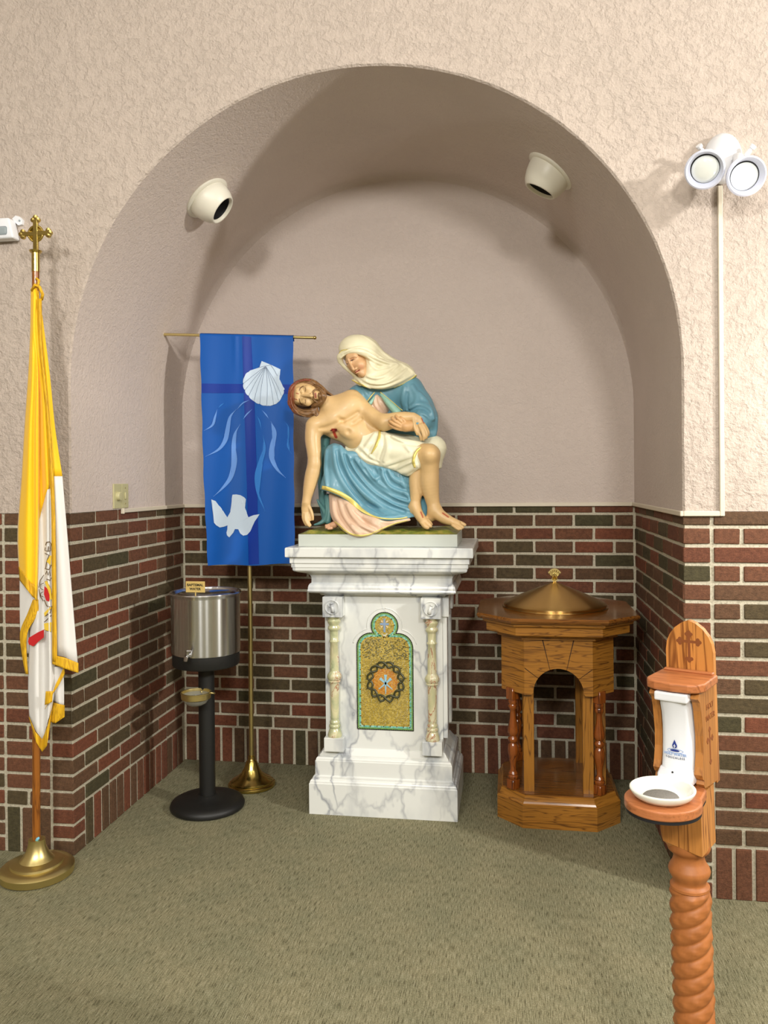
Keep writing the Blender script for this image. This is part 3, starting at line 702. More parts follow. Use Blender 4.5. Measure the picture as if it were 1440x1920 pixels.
# drum carcass: eight-sided ring with the four arched main faces built of voussoirs
AH, BH = .245, .146
def face_xf(k):
    return Matrix.Translation((FX, FY, 0)) @ Matrix.Rotation(k*PI/2, 4, 'Z')
def arc_pts(r, a0, a1, n, cz): return [(r*math.cos(a0+(a1-a0)*i/n), cz+r*math.sin(a0+(a1-a0)*i/n)) for i in range(n+1)]
RO, CZA = .107, .585
g = .0026
for k in range(4):
    MXf = face_xf(k)
    cuts = [(.0, .0), ]
    # boundary rays of the five blocks, from the arch to the panel's edge
    TL = [(-BH, .822)]; yA, yB = -AH, -AH+.020
    P = {
     'a': [(-BH, .575)]+[(-.115, .575)]+arc_pts(RO, PI, PI-.62, 6, CZA)+[(-BH, .690)],
     'b': [(-BH, .690+g*2)]+arc_pts(RO, PI-.62-.02, PI-1.22, 6, CZA)+[(-.070, .822), (-BH, .822)],
     'c': [(-.070+g*2, .822)]+arc_pts(RO, PI-1.22-.02, 1.22+.02, 8, CZA)+[(.070-g*2, .822)],
     'd': [(.070, .822)]+arc_pts(RO, 1.22, .62+.02, 6, CZA)+[(BH, .690+g*2), (BH, .822)],
     'e': [(BH, .690)]+arc_pts(RO, .62, 0, 6, CZA)+[(.115, .575), (BH, .575)]}
    mats = {'a': M_OAK_X, 'b': M_OAK_X, 'c': M_OAK_X, 'd': M_OAK_X, 'e': M_OAK_X}
    for nm, pl_ in P.items():
        b = bmesh.new(); prism(b, pl_, yA, yB); bmesh.ops.transform(b, matrix=MXf, verts=b.verts); from_bm('arch_block', b, M_OAK_H, fn)
    b = bmesh.new(); prism(b, [(-BH+.003, .578), (-.109, .578)]+arc_pts(RO+.002, PI, 0, 16, CZA)+[(.109, .578), (BH-.003, .578), (BH-.003, .820), (-BH+.003, .820)], yA+.004, yB+.004)
    bmesh.ops.transform(b, matrix=MXf, verts=b.verts); from_bm('arch_backing', b, M_GROOVE, fn)
    # diagonal face panel
    b = bmesh.new(); n_ = Vector((1, 1, 0)).normalized(); t_ = Vector((1, -1, 0)).normalized()
    c0 = Vector(((AH+BH)/2, -(AH+BH)/2, 0)); tv = Vector((AH-BH, AH-BH, 0))/2; nv = Vector((1, -1, 0)).normalized()
    pp = [c0-tv, c0+tv, c0+tv-nv*.02, c0-tv-nv*.02]
    ringpoly(b, [[(p.x, p.y, z) for p in pp] for z in (.575, .822)]); bmesh.ops.transform(b, matrix=MXf, verts=b.verts); from_bm('corner_panel', b, M_OAK_H, fn)
    # legs: two flat boards behind each turned baluster
    b = bmesh.new(); box(b, .105, .150, -.208, -.186, .138, .590, .001); bmesh.ops.transform(b, matrix=MXf, verts=b.verts); from_bm('leg_board', b, M_OAK_Z, fn)
    b = bmesh.new(); box(b, .186, .208, -.150, -.105, .138, .590, .001); bmesh.ops.transform(b, matrix=MXf, verts=b.verts); from_bm('leg_board', b, M_OAK_Z, fn)
    b = bmesh.new(); q = (.176, -.197)
    box(b, -.021, .021, -.021, .021, .138, .180, .002); box(b, -.021, .021, -.021, .021, .536, .590, .002)
    lathe(b, [(.019, .180), (.0235, .186), (.0235, .194), (.018, .200), (.021, .205), (.018, .211), (.0125, .222), (.0135, .245), (.019, .275), (.0232, .300), (.0240, .315), (.021, .332), (.0155, .342), (.019, .347), (.0225, .354), (.0225, .362), (.0175, .368), (.0160, .372), (.0185, .376), (.0240, .388), (.0240, .400), (.0195, .425), (.0145, .452), (.0125, .480), (.0135, .490), (.0195, .498), (.0205, .507), (.0175, .514), (.0205, .521), (.0205, .530), (.018, .537)], seg=28)
    bmesh.ops.rotate(b, verts=b.verts, matrix=Matrix.Rotation(PI/4, 3, 'Z')); bmesh.ops.translate(b, verts=b.verts, vec=(q[0], q[1], 0))
    bmesh.ops.transform(b, matrix=MXf, verts=b.verts); from_bm('baluster', b, M_OAK_TURN, fn, crease=.7)
og('drum_top', [(AH-.02, BH-.01, .800), (AH-.02, BH-.01, .822)], M_GROOVE)
og('cornice', [(.262, .156, .820), (.262, .156, .828), (.268, .160, .832), (.290, .170, .840), (.305, .180, .842), (.310, .182, .846), (.310, .182, .878), (.314, .184, .882), (.322, .189, .884), (.326, .191, .890), (.326, .191, .898)], M_OAK_H)
og('top_board', [(.338, .196, .899), (.346, .200, .903), (.352, .203, .912), (.352, .203, .918), (.346, .200, .924)], M_OAK_TOP)
ld = empty('font_lid', (FX, FY, .924)); ld.parent = fn; ld.location = (0, 0, .924)
b = bmesh.new(); lathe(b, [(.240, .924), (.241, .927), (.239, .930), (.233, .931), (.234, .940), (.230, .944)]+[(.230*(1-t)+.004*t, .944+.098*t+.004*math.sin(PI*t)*(1-t)) for t in [i/14 for i in range(1, 15)]]+[(0, 1.043)], FX, FY, 96)
from_bm('dome', b, M_BRONZE, ld, crease=.6)
b = bmesh.new()
fan = [(math.sin(a)*(.030+.0025*abs(math.cos(a*6))), 1.068+math.cos(a)*(.034)) for a in [(-1.15+2.3*i/28) for i in range(29)]]
ol = [(-.006, 1.040), (-.016, 1.052), (-.010, 1.060)]+fan+[(.010, 1.060), (.016, 1.052), (.006, 1.040)]
prism(b, [(FX+x, z) for x, z in ol], FY-.005, FY+.005); bf = from_bm('shell_finial', b, M_BRASS_DULL, ld)
b = bmesh.new()
for a in (-1.0, -.65, -.3, 0, .3, .65, 1.0):
    tube(b, [(FX+math.sin(a)*.004, FY-.005, 1.052), (FX+math.sin(a)*.029, FY-.0058, 1.068+math.cos(a)*.030-.003)], [.0012, .0024], 6)
tube(b, [(FX-.012, FY-.006, 1.056), (FX, FY-.007, 1.047), (FX+.012, FY-.006, 1.056)], .0022, 6)
from_bm('shell_ribs', b, M_BRASS, bf, smooth=True)

# ================================================================== baptismal water dispenser on black stand
PX, PY = .357, .545
bw = empty('baptismal_water_urn', (PX, PY, 0), 0, 'brushed steel urn on a black pedestal stand beside the blue banner', 'urn')
b = bmesh.new(); lathe(b, [(.160, 0), (.170, .006), (.172, .016), (.165, .030), (.145, .040), (.100, .047), (.055, .052), (.046, .060), (.040, .062)], PX, PY, 64); from_bm('base', b, M_BLACK, bw, crease=.8)
b = bmesh.new(); lathe(b, [(.037, .055), (.037, .665)], PX, PY, 40); from_bm('pole', b, M_BLACK, bw, crease=.5)
b = bmesh.new(); lathe(b, [(.040, .655), (.120, .660), (.150, .668), (.154, .676), (.154, .724), (.150, .728)], PX, PY, 64); from_bm('tray', b, M_BLACK, bw, crease=.5)
b = bmesh.new(); lathe(b, [(.140, .722), (.156, .728), (.158, .734), (.158, .985), (.160, .992), (.165, .998), (.167, 1.003), (.163, 1.008), (.157, 1.006), (.152, .996), (.146, .992), (.130, .990), (0, .989)], PX, PY, 96); from_bm('urn_body', b, M_STEEL, bw, crease=.7)
b = bmesh.new(); lathe(b, [(.148, .993), (.140, .999), (.120, 1.003), (.110, .996), (0, .994)], PX, PY, 64, cap=False); from_bm('lid', b, M_CHROME, bw, crease=.8)
fy = PY-.158
sp = empty('spigot', (PX-.018, fy, .742)); sp.parent = bw; sp.location = Vector((PX-.018, fy, .742))-Vector((PX, PY, 0))
b = bmesh.new(); tube(b, [(PX-.018, fy+.004, .742), (PX-.018, fy-.022, .742), (PX-.019, fy-.034, .738), (PX-.020, fy-.037, .722)], [.0115, .0115, .011, .009], 16); from_bm('spout', b, M_CHROME, sp, crease=.8)
b = bmesh.new(); tube(b, [(PX-.018, fy-.020, .742), (PX-.016, fy-.022, .760)], [.008, .007], 12); tube(b, [(PX-.020, fy-.030, .764), (PX-.004, fy-.014, .762)], [.006, .0045], 10); from_bm('tap_handle', b, M_CHROME, sp, crease=.8)
# sign
b = bmesh.new(); box(b, -.045, .045, -.003, .003, 0, .050, .001); 
sg = empty('sign', (PX-.002, PY-.118, 1.012)); sg.parent = bw; sg.location = (-.002, -.118, 1.012)
so = from_bm('sign_plate', b, M_PLATE, None); so.parent = sg; so.location = (0, 0, .006)
b = bmesh.new(); tube(b, [(0, .001, -.016), (0, .001, .01)], .0025, 8); p_ = from_bm('sign_post', b, M_PLATE, None); p_.parent = sg
def text_obj(name, body, size, mat, parent, loc, rot=(PI/2, 0, 0), extrude=.0004, spacing=1.0, bold=0.0):
    cu = bpy.data.curves.new(name, 'FONT'); cu.body = body; cu.size = size; cu.align_x = 'CENTER'; cu.extrude = extrude; cu.space_character = spacing; cu.offset = bold
    cu.resolution_u = 3
    tmp = bpy.data.objects.new(name, cu); me = bpy.data.meshes.new_from_object(tmp); bpy.data.objects.remove(tmp)
    o = bpy.data.objects.new(name, me); COL.objects.link(o); me.materials.clear(); me.materials.append(mat); o.parent = parent; o.location = loc; o.rotation_euler = rot; return o
text_obj('lettering', 'BAPTISMAL', .0155, M_BLACKINK, so, (0, -.0034, .029), bold=.0004)
text_obj('lettering', 'WATER', .0155, M_BLACKINK, so, (0, -.0034, .011), bold=.0004)
# hanging drip bowl
bc = (PX-.012, PY-.098, .545)
hb = empty('drip_bowl', bc); hb.parent = bw; hb.location = Vector(bc)-Vector((PX, PY, 0))
b = bmesh.new(); lathe(b, [(.064, -.012), (.066, -.010), (.067, .012), (.069, .014), (.069, .018), (.063, .018), (.062, .012), (.061, -.010)], 0, 0, 48, cap=False); b2 = from_bm('rim', b, M_BRASS_DULL, None, crease=.6); b2.parent = hb
b = bmesh.new(); lathe(b, [(.061, .006), (.058, -.014), (.048, -.032), (.028, -.043), (0, -.046)], 0, 0, 40, cap=False)
M_GLASSB = newmat('clear_glass_bowl', srgb(150, 150, 140), .15); M_GLASSB.node_tree.nodes['Principled BSDF'].inputs['Alpha'].default_value = .55
b2 = from_bm('glass_bowl', b, M_GLASSB, None, smooth=True); b2.parent = hb
b = bmesh.new(); tube(b, [(.067, 0, .015), (.082, .006, .012), (.078, .03, .006), (.040, .075, 0), (.012, .066, 0)], [.005, .004, .004, .004, .005], 8); tube(b, [(0, .060, 0), (.008, .098, 0)], .006, 8)
b2 = from_bm('bracket', b, M_BRASS_DULL, None, smooth=True); b2.parent = hb

# ================================================================== banner stand and banner
BX, BY = .480, .825
bs = empty('banner_stand', (BX, BY, 0), 0, 'slim brass banner stand with a round stepped foot and crossbar', 'banner stand')
b = bmesh.new(); lathe(b, [(.108, 0), (.116, .004), (.117, .014), (.112, .020), (.104, .022), (.104, .028), (.098, .034), (.075, .046), (.052, .066), (.036, .094), (.027, .122), (.020, .130), (.017, .134), (.0165, .150), (.012, .153)], BX, BY, 64); from_bm('foot', b, M_BRASS, bs, crease=.7)
b = bmesh.new(); tube(b, [(BX, BY, .14), (BX, BY, 2.238)], .0115, 20); from_bm('pole', b, M_BRASS_DULL, bs, crease=.8)
b = bmesh.new(); tube(b, [(.036, BY-.022, 2.262), (.828, BY-.022, 2.217)], .007, 14); cbr = from_bm('crossbar', b, M_BRASS_DULL, bs, crease=.8)
for xx, zz in ((.036, 2.262), (.828, 2.217)):
    b = bmesh.new(); bmesh.ops.create_uvsphere(b, u_segments=12, v_segments=8, radius=.009); bmesh.ops.translate(b, verts=b.verts, vec=(xx, BY-.022, zz)); from_bm('finial', b, M_BRASS, bs, smooth=True)
bn = empty('blue_banner', (BX, BY-.03, 2.24), 0, 'blue cloth banner with silver shell and dove hanging behind the statue', 'banner')
def clothy(x, z):
    t = (x-.24)/.48; u = max(0, min(1, (2.24-z)/1.14))
    y = BY-.036-.006*math.sin(t*7+1)*u-.003*math.sin(t*19+u*3)*(.4+u)
    y -= .0045*math.exp(-((x-(.470+.022*u))/.022)**2)*(.6+.4*math.sin(u*5+1))
    y -= .004*math.sin(t*4-2)*u
    if u < .2: y -= .004*math.exp(-((x-.43)/.014)**2)*(1-u/.2)
    return y
def bedge(u):  # left and right edges at height u
    L = np.interp(u, [0, .3, .6, 1], [.244, .252, .258, .274]); R = np.interp(u, [0, .4, .8, 1], [.722, .722, .724, .722]); return L, R
b = bmesh.new(); nx, nz = 90, 120; grid = []
for i in range(nz+1):
    u = i/nz; L, R = bedge(u); ztl, ztr = 2.252, 2.224; zbl, zbr = 1.100, 1.112
    rowv = []
    for k in range(nx+1):
        t = k/nx; x = L+(R-L)*t; z = (ztl+(ztr-ztl)*t)*(1-u)+(zbl+(zbr-zbl)*t+.004*math.sin(t*9))*u
        x += .0015*math.sin(u*38) if k in (0, nx) else 0
        y = clothy(x, z)
        rowv.append(b.verts.new((x, y, z)))
    grid.append(rowv)
# fold over the bar
topr = [b.verts.new((v.co.x, BY-.022, v.co.z+.009)) for v in grid[0]]; bkr = [b.verts.new((v.co.x, BY-.010, v.co.z-.02)) for v in grid[0]]
for r0, r1 in ([(bkr, topr), (topr, grid[0])]+list(zip(grid, grid[1:]))):
    for k in range(nx): b.faces.new([r0[k], r0[k+1], r1[k+1], r1[k]])
cl = from_bm('cloth', b, M_BLUE, bn, smooth=True)
def bpatch(name, poly, mat, off=.0018, par=cl, thick=.0012):
    """flat cloth shape laid on the banner; poly in world x,z"""
    b = bmesh.new(); f = b.faces.new([b.verts.new((x, 0, z)) for x, z in poly]); bmesh.ops.triangulate(b, faces=[f])
    xs_ = [p[0] for p in poly]; zs_ = [p[1] for p in poly]
    for ax, lo_, hi_ in ((0, min(xs_), max(xs_)), (2, min(zs_), max(zs_))):
        st_ = .006 if ax == 0 else .012; v_ = lo_+st_
        while v_ < hi_:
            co = [0, 0, 0]; co[ax] = v_; no = [0, 0, 0]; no[ax] = 1
            bmesh.ops.bisect_plane(b, geom=b.verts[:]+b.edges[:]+b.faces[:], plane_co=co, plane_no=no); v_ += st_
    for v in b.verts: v.co.y = clothy(v.co.x, v.co.z)-off
    bmesh.ops.recalc_face_normals(b, faces=b.faces)
    if sum(f.normal.y for f in b.faces) > 0: bmesh.ops.reverse_faces(b, faces=b.faces)
    me = bpy.data.meshes.new(name); b.to_mesh(me); b.free(); o = mesh_obj(name, me, mat, par)
    md = o.modifiers.new('s', 'SOLIDIFY'); md.thickness = thick; md.offset = -1; return o
def bz(X, Y):  # crop reading (4 x) to banner plane
    p = at(290+X/4, 610+Y/4, .787); return (p[0], p[2])
bpatch('blue_stripe', [bz(*p) for p in ((660, 82), (722, 86), (748, 600), (768, 1200), (782, 1790), (704, 1796), (690, 1250), (672, 600))], M_BLUE_D, .0016)
bpatch('blue_stripe', [bz(*p) for p in ((352, 436), (664, 440), (666, 508), (356, 508))], M_BLUE_D, .0010); bpatch('blue_stripe', [bz(*p) for p in ((732, 440), (1034, 444), (1034, 516), (738, 512))], M_BLUE_D, .0010)
def scallop(c, r0, angs, r):
    return None
hub = (862, 312)
# shell outline: hinge ears then scalloped rim
rim = [(705, 350), (690, 378), (676, 400), (668, 432), (674, 462), (680, 488), (702, 500), (708, 528), (736, 540), (748, 566), (778, 572), (792, 590), (818, 588), (842, 600), (864, 588), (892, 594), (906, 576), (928, 568), (930, 545), (950, 532), (950, 508), (968, 492), (966, 468)]
rimc = []
notch = [(704, 350), (680, 388), (668, 438), (680, 486), (706, 528), (746, 564), (790, 588), (842, 598), (892, 592), (930, 566), (952, 528), (968, 486), (964, 462)]
for p, q in zip(notch, notch[1:]):
    mx_, my_ = (p[0]+q[0])/2, (p[1]+q[1])/2; ox, oy = mx_-835, my_-420; ol_ = math.hypot(ox, oy)
    for t_ in (0, .2, .5, .8):
        bu = math.sin(PI*t_)**.6*9 if t_ else 0; rimc.append((p[0]+(q[0]-p[0])*t_+ox/ol_*bu, p[1]+(q[1]-p[1])*t_+oy/ol_*bu))
shell = [(803, 268), (872, 296), (944, 330), (926, 370), (918, 378)]+[(940, 410), (964, 462)]+list(reversed(rimc))+[(716, 338), (786, 316)]
sho = bpatch('shell_applique', [bz(*p) for p in shell], M_SILVER, .0030)
b = bmesh.new()
for p in notch[2:-2]:
    P = []
    for t in [i/10 for i in range(11)]:
        h = (832+t*0, 312)
        X = 835+(p[0]-835)*t-14*math.sin(PI*t)*(1 if p[0] < 835 else -1)*.6; Y = 308+(p[1]-308)*t; x, z = bz(X, Y); P.append((x, clothy(x, z)-.0042, z))
    tube(b, P, .0008, 4)
for line in (((782, 316), (835, 305), (872, 296)), ((872, 296), (900, 338), (920, 378))):
    P = []
    for X, Y in line: x, z = bz(X, Y); P.append((x, clothy(x, z)-.0042, z))
    tube(b, P, .0009, 4)
from_bm('shell_seams', b, M_SEAM, sho)
dove = [(424, 1306), (455, 1318), (478, 1348), (492, 1362), (500, 1390), (520, 1405), (528, 1430), (546, 1440), (568, 1400), (585, 1372), (596, 1350), (584, 1270), (610, 1268), (640, 1274), (668, 1290), (682, 1306), (656, 1330), (634, 1368), (628, 1400), (634, 1470), (660, 1466), (700, 1440), (740, 1424), (788, 1416), (770, 1444), (752, 1468), (736, 1500), (716, 1545), (690, 1572), (660, 1578), (638, 1562), (624, 1530), (600, 1528), (588, 1556), (560, 1590), (544, 1575), (540, 1555), (546, 1530), (548, 1500), (520, 1510), (490, 1516), (462, 1500), (444, 1480), (440, 1440), (446, 1400), (440, 1350)]
bpatch('dove_applique', [bz(*p) for p in dove], M_SILVER, .0028)
def stream(spine, wid, mat):
    C = crom(spine, 6); n = len(C); L_, R_ = [], []
    for i, p in enumerate(C):
        a = C[min(i+1, n-1)]-C[max(i-1, 0)]; a = a/np.linalg.norm(a); t = i/(n-1)
        w2 = wid*max(.06, math.sin(PI*t)**1.2)/2; L_.append((p[0]-a[1]*w2, p[1]+a[0]*w2)); R_.append((p[0]+a[1]*w2, p[1]-a[0]*w2))
    bpatch('stream_applique', [bz(*p) for p in L_+list(reversed(R_))], mat, .0030)
stream([(612, 630), (566, 690), (548, 780), (530, 860), (480, 930), (382, 985)], 34, M_BLUE_B)
stream([(642, 740), (600, 820), (592, 920), (598, 1020), (570, 1140), (510, 1220), (440, 1284)], 38, M_BLUE_B)
stream([(814, 820), (826, 920), (800, 1010), (766, 1130), (776, 1260), (830, 1396)], 34, M_BLUE_T)
stream([(872, 720), (904, 800), (884, 900), (878, 990), (920, 1080), (986, 1144)], 38, M_BLUE_B)
stream([(468, 630), (452, 690), (432, 750), (370, 792)], 18, M_BLUE_B)
stream([(710, 560), (660, 585), (616, 632)], 9, M_BLUE_B); stream([(732, 626), (690, 668), (664, 704)], 9, M_BLUE_B); stream([(524, 582), (496, 600), (478, 620)], 9, M_BLUE_T)
stream([(806, 636), (836, 670), (856, 700)], 9, M_BLUE_B); stream([(768, 680), (788, 720), (802, 780)], 9, M_BLUE_T); stream([(978, 722), (1006, 770), (1004, 860), (1000, 910), (1032, 966)], 12, M_BLUE_T)

# ================================================================== papal flag on its pole
GX, GY = -.052, -.165
fp = empty('flagpole', (GX, GY, 0), 0, 'wooden flagpole with brass cross finial on a round stepped brass foot', 'flagpole')
b = bmesh.new(); lathe(b, [(.128, 0), (.136, .006), (.137, .030), (.128, .038), (.112, .042), (.098, .044), (.096, .052), (.084, .057), (.064, .060), (.058, .066), (.052, .072), (.046, .080), (.040, .094), (.034, .110), (.031, .128), (.031, .138), (.026, .140), (.0165, .140)], GX-.010, GY, 72); from_bm('foot', b, M_BRASS_DULL, fp, crease=.6)
b = bmesh.new(); tube(b, [(GX-.012, GY, .12), (GX+.010, GY, 2.34)], [.0150, .0135], 20); from_bm('pole', b, M_POLE, fp, crease=.8)
b = bmesh.new(); tube(b, [(GX+.010, GY, 2.335), (GX+.0105, GY, 2.41)], [.0150, .0150], 20); tube(b, [(GX+.0105, GY, 2.408), (GX+.0105, GY, 2.416)], [.020, .024], 20); from_bm('ferrule', b, M_BRASS, fp, crease=.6)
b = bmesh.new(); cxx, czz = GX+.012, 2.482
def bar(x0, x1, z0, z1, y=.006): box(b, cxx+x0, cxx+x1, GY-y, GY+y, czz+z0, czz+z1, .0015)
bar(-.0095, .0095, -.07, .055); bar(-.055, .055, -.0085, .0085, .0055)
for dx, dz in ((0, .062), (-.058, 0), (.058, 0)):
    ax = 1 if dz else 0
    for sx, sz in (((-.012, -.006), (.012, -.006), (0, .006)) if dz else ((0, .012), (0, -.012), (.008 if dx > 0 else -.008, 0))):
        vv = bmesh.new(); lathe(vv, [(.0095, -.005), (.0095, .005), (0, .006)], seg=14); orient(vv, (cxx+dx*.92+sx*.8, GY, czz+dz*.92+sz*.8), (0, -1, 0)); mm_ = bpy.data.meshes.new('t'); vv.to_mesh(mm_); vv.free(); b.from_mesh(mm_); bpy.data.meshes.remove(mm_)
from_bm('cross', b, M_BRASS, fp)
b = bmesh.new(); P = [(cxx+.030*math.cos(t), GY, czz+.030*math.sin(t)) for t in [2*PI*i/36 for i in range(37)]]; tube(b, P, .0045, 8, cap=False); vv = bmesh.new(); lathe(vv, [(.027, -.002), (.027, .002)], seg=30); orient(vv, (cxx, GY, czz), (0, 1, 0)); mm_ = bpy.data.meshes.new('t'); vv.to_mesh(mm_); vv.free(); b.from_mesh(mm_)
from_bm('halo_ring', b, M_BRASS, fp, smooth=True)
b = bmesh.new(); tube(b, [(GX-.004, GY-.016, .132), (GX+.004, GY-.017, .146), (GX+.010, GY-.015, .150)], [.005, .006, .004], 8); from_bm('tape_wad', b, newmat('pale_blue_tape', srgb(120, 190, 214), .6), fp, smooth=True)

fl = empty('yellow_and_white_flag', (GX, GY-.03, 2.3), 0, 'yellow and white fringed flag hanging in folds from the wooden pole', 'flag')
def sheet(name, rows, mat, par=fl, nu=6, nv=6, thick=.0016, yb=GY):
    """rows: (py, [(px, cm toward the viewer), ...]) - a hanging fold, smooth between its control points"""
    R = []
    for py, ks in rows:
        C = crom([(px, d) for px, d in ks], nu)
        q_ = np.linspace(0, len(C)-1, 25); C = [(float(np.interp(t_, range(len(C)), [c[0] for c in C])), float(np.interp(t_, range(len(C)), [c[1] for c in C]))) for t_ in q_]
        R.append([(c[0], 0 if isinstance(py, (list, tuple)) else py, c[1]) for c in C])
        if isinstance(py, (list, tuple)):
            m = len(C); R[-1] = [(c[0], float(np.interp(i/(m-1), np.linspace(0, 1, len(py)), py)), c[1]) for i, c in enumerate(C)]
    cols_ = list(zip(*R)); sm = [crom(c, nv) for c in cols_]
    b = bmesh.new(); V = []
    for c in sm: V.append([b.verts.new(tuple(at(p[0], p[1], yb-p[2]/100))) for p in c])
    for a, c in zip(V, V[1:]):
        for i in range(len(a)-1): b.faces.new([a[i], c[i], c[i+1], a[i+1]])
    bmesh.ops.recalc_face_normals(b, faces=b.faces)
    if sum(f.normal.y for f in b.faces) > 0: bmesh.ops.reverse_faces(b, faces=b.faces)
    me = bpy.data.meshes.new(name); b.to_mesh(me); b.free(); o = mesh_obj(name, me, mat, par, smooth=True)
    md = o.modifiers.new('s', 'SOLIDIFY'); md.thickness = thick; md.offset = 0; return o
# right-hand fold (behind)
sheet('yellow_field', [(590, [(72, .5), (75, 1.2), (79, .6)]), (700, [(78, 1), (86, 2.2), (93, .8)]), (800, [(82, 1.2), (93, 2.8), (103, .8)]), (893, [(86, 1.4), (101, 3.2), (117, .8)])], M_YEL)
sheet('white_field', [(893, [(86, 1.4), (101, 3.2), (117, .8)]), (1000, [(90, 1.6), (110, 3.4), (126, .8)]), (1100, [(92, 1.6), (116, 3.8), (134, .8)]), ([1226, 1232, 1246], [(94, 1.8), (122, 4), (146, 1)])], M_WHT)
# middle folds
sheet('yellow_field', [(545, [(60, 1.8), (66, 2.4), (72, 1.6)]), (640, [(62, 2.2), (70, 3.6), (79, 1.6)]), (740, [(60, 2.2), (68, 3.6), (74, 2.4), (81, 4), (90, 2)]), (850, [(60, 2.2), (68, 3.4), (76, 2.2), (86, 4.6), (97, 2.2)]), ([983, 983, 950, 918, 915], [(62, 2.2), (71, 3), (80, 1.9), (89, 4.8), (97, 2.2)])], M_YEL)
sheet('white_field', [([983, 983, 950, 918, 915], [(62, 2.2), (71, 3), (80, 1.9), (89, 4.8), (97, 2.2)]), (1060, [(62, 2.2), (72, 3.4), (82, 1.9), (90, 5), (99, 2.2)]), (1160, [(57, 2.0), (70, 4), (82, 2), (92, 5.2), (101, 2.4)]), (1280, [(53, 2), (67, 4.2), (83, 1.9), (93, 5.0), (103, 2.4)]), ([1345, 1372, 1388, 1350, 1330], [(55, 2), (68, 4), (80, 2.6), (90, 4.6), (97, 2.4)])], M_WHT)
sheet('white_field', [(1250, [(88, 1.0), (104, 2.6), (119, .6)]), (1290, [(96, 1.0), (108, 2.8), (120, .6)]), ([1316, 1320, 1322], [(102, 1), (111, 2.6), (120, .6)])], M_WHT)
sheet('fringe', [([1316, 1320, 1322], [(97, 1.2), (110, 3), (121, .8)]), ([1330, 1338, 1342], [(94, 1.4), (108, 3.2), (121, .8)]), ([1352, 1356, 1344], [(88, 1.6), (104, 3.2), (121, .8)])], M_FRINGE)
sheet('fringe', [([1250, 1268, 1282, 1300], [(120, 2.6), (112, 3.6), (105, 4.2), (100, 4.4)]), ([1262, 1285, 1306, 1330], [(122, 2.4), (110, 3.8), (96, 5), (84, 5.4)])], M_FRINGE)
# front-left yellow panel
sheet('yellow_field', [(540, [(58, 2.4), (64, 3.4), (70, 2.6)]), (620, [(57, 2.6), (63, 4.2), (69, 2.8)]), (700, [(53, 2.8), (61, 4.8), (66, 3.6), (70, 4.2), (73, 2.8)]), (800, [(46, 2.8), (56, 5.4), (63, 4), (69, 5), (74, 2.8)]), (900, [(40, 3), (53, 5.8), (62, 4.2), (69, 5.2), (74, 2.8)]), (1000, [(33, 3), (50, 6), (62, 4.4), (69, 5.2), (73, 2.8)]), ([1078, 1096, 1108, 1115, 1120], [(36, 3), (50, 6), (60, 4.6), (67, 5.2), (72, 2.8)])], M_YEL)
sheet('fringe', [([1062, 1082, 1094, 1100, 1104], [(35, 3.2), (49, 6.2), (59, 4.9), (66, 5.4), (71, 3.0)]), ([1088, 1105, 1118, 1124, 1128], [(37, 3.2), (50, 6.3), (60, 5.0), (67, 5.5), (71, 3.1)])], M_FRINGE)
sheet('white_field', [([1080, 1100, 1118], [(37, 1.6), (54, 2.8), (70, 2)]), ([1120, 1126, 1130], [(37, 1.6), (54, 2.8), (70, 2)]), ([1180, 1175, 1160], [(38, 1.4), (46, 2.2), (55, 2)]), ([1225, 1225, 1225], [(42, 1.4), (48, 2.2), (54, 1.8)])], M_WHT)
sheet('fringe', [(1124, [(62, 3.6), (66, 4.4), (72, 3.8)]), (1150, [(52, 3.4), (60, 4.4), (71, 3.8)]), (1185, [(38, 3), (45, 4), (52, 3.6)]), (1225, [(41, 2.6), (45, 3.4), (50, 3)]), (1264, [(48, 2.4), (50, 3), (53, 2.4)])], M_FRINGE)
# long fringed edge between the folds
sheet('fringe', [(560, [(70, 3), (74, 3.6), (78, 2.6)]), (650, [(73, 3.6), (77, 4.2), (80, 3.2)]), (760, [(84, 4), (88, 4.6), (91, 3.6)]), (860, [(91, 4.4), (95, 5), (99, 4)]), (950, [(96, 4.6), (99, 5.2), (103, 4.2)]), (1060, [(97, 4.8), (101, 5.4), (105, 4.4)]), (1160, [(98, 4.8), (102, 5.4), (106, 4.4)]), (1240, [(98, 4.8), (102, 5.4), (107, 4.4)])], M_FRINGE)
sheet('fringe', [([1228, 1233, 1243], [(98, 4.6), (122, 4.8), (147, 1.6)]), ([1245, 1254, 1262], [(98, 4.8), (122, 5), (147, 1.8)])], M_FRINGE)
sheet('fringe', [([1343, 1372, 1386, 1362, 1332], [(54, 2.4), (66, 4.4), (79, 3), (89, 4.8), (97, 3)]), ([1358, 1392, 1410, 1398, 1345], [(58, 2.4), (68, 4.4), (79, 3), (88, 4.8), (96, 3)])], M_FRINGE)
sheet('fringe', [(1296, [(86, 5.8), (92, 6.2), (99, 5.6)]), ([1322, 1320, 1316], [(84, 5.8), (90, 6.2), (98, 5.6)])], M_FRINGE)
b = bmesh.new(); tube(b, [at(60, 545, GY-.03), at(66, 534, GY-.04), at(74, 538, GY-.035), at(80, 552, GY-.03), at(78, 562, GY-.02)], .006, 8)
tube(b, [at(70, 540, GY-.02), at(73, 526, GY-.016), at(68, 522, GY-.016)], .005, 8)
from_bm('tie_cord', b, M_FRINGE, fl, smooth=True)
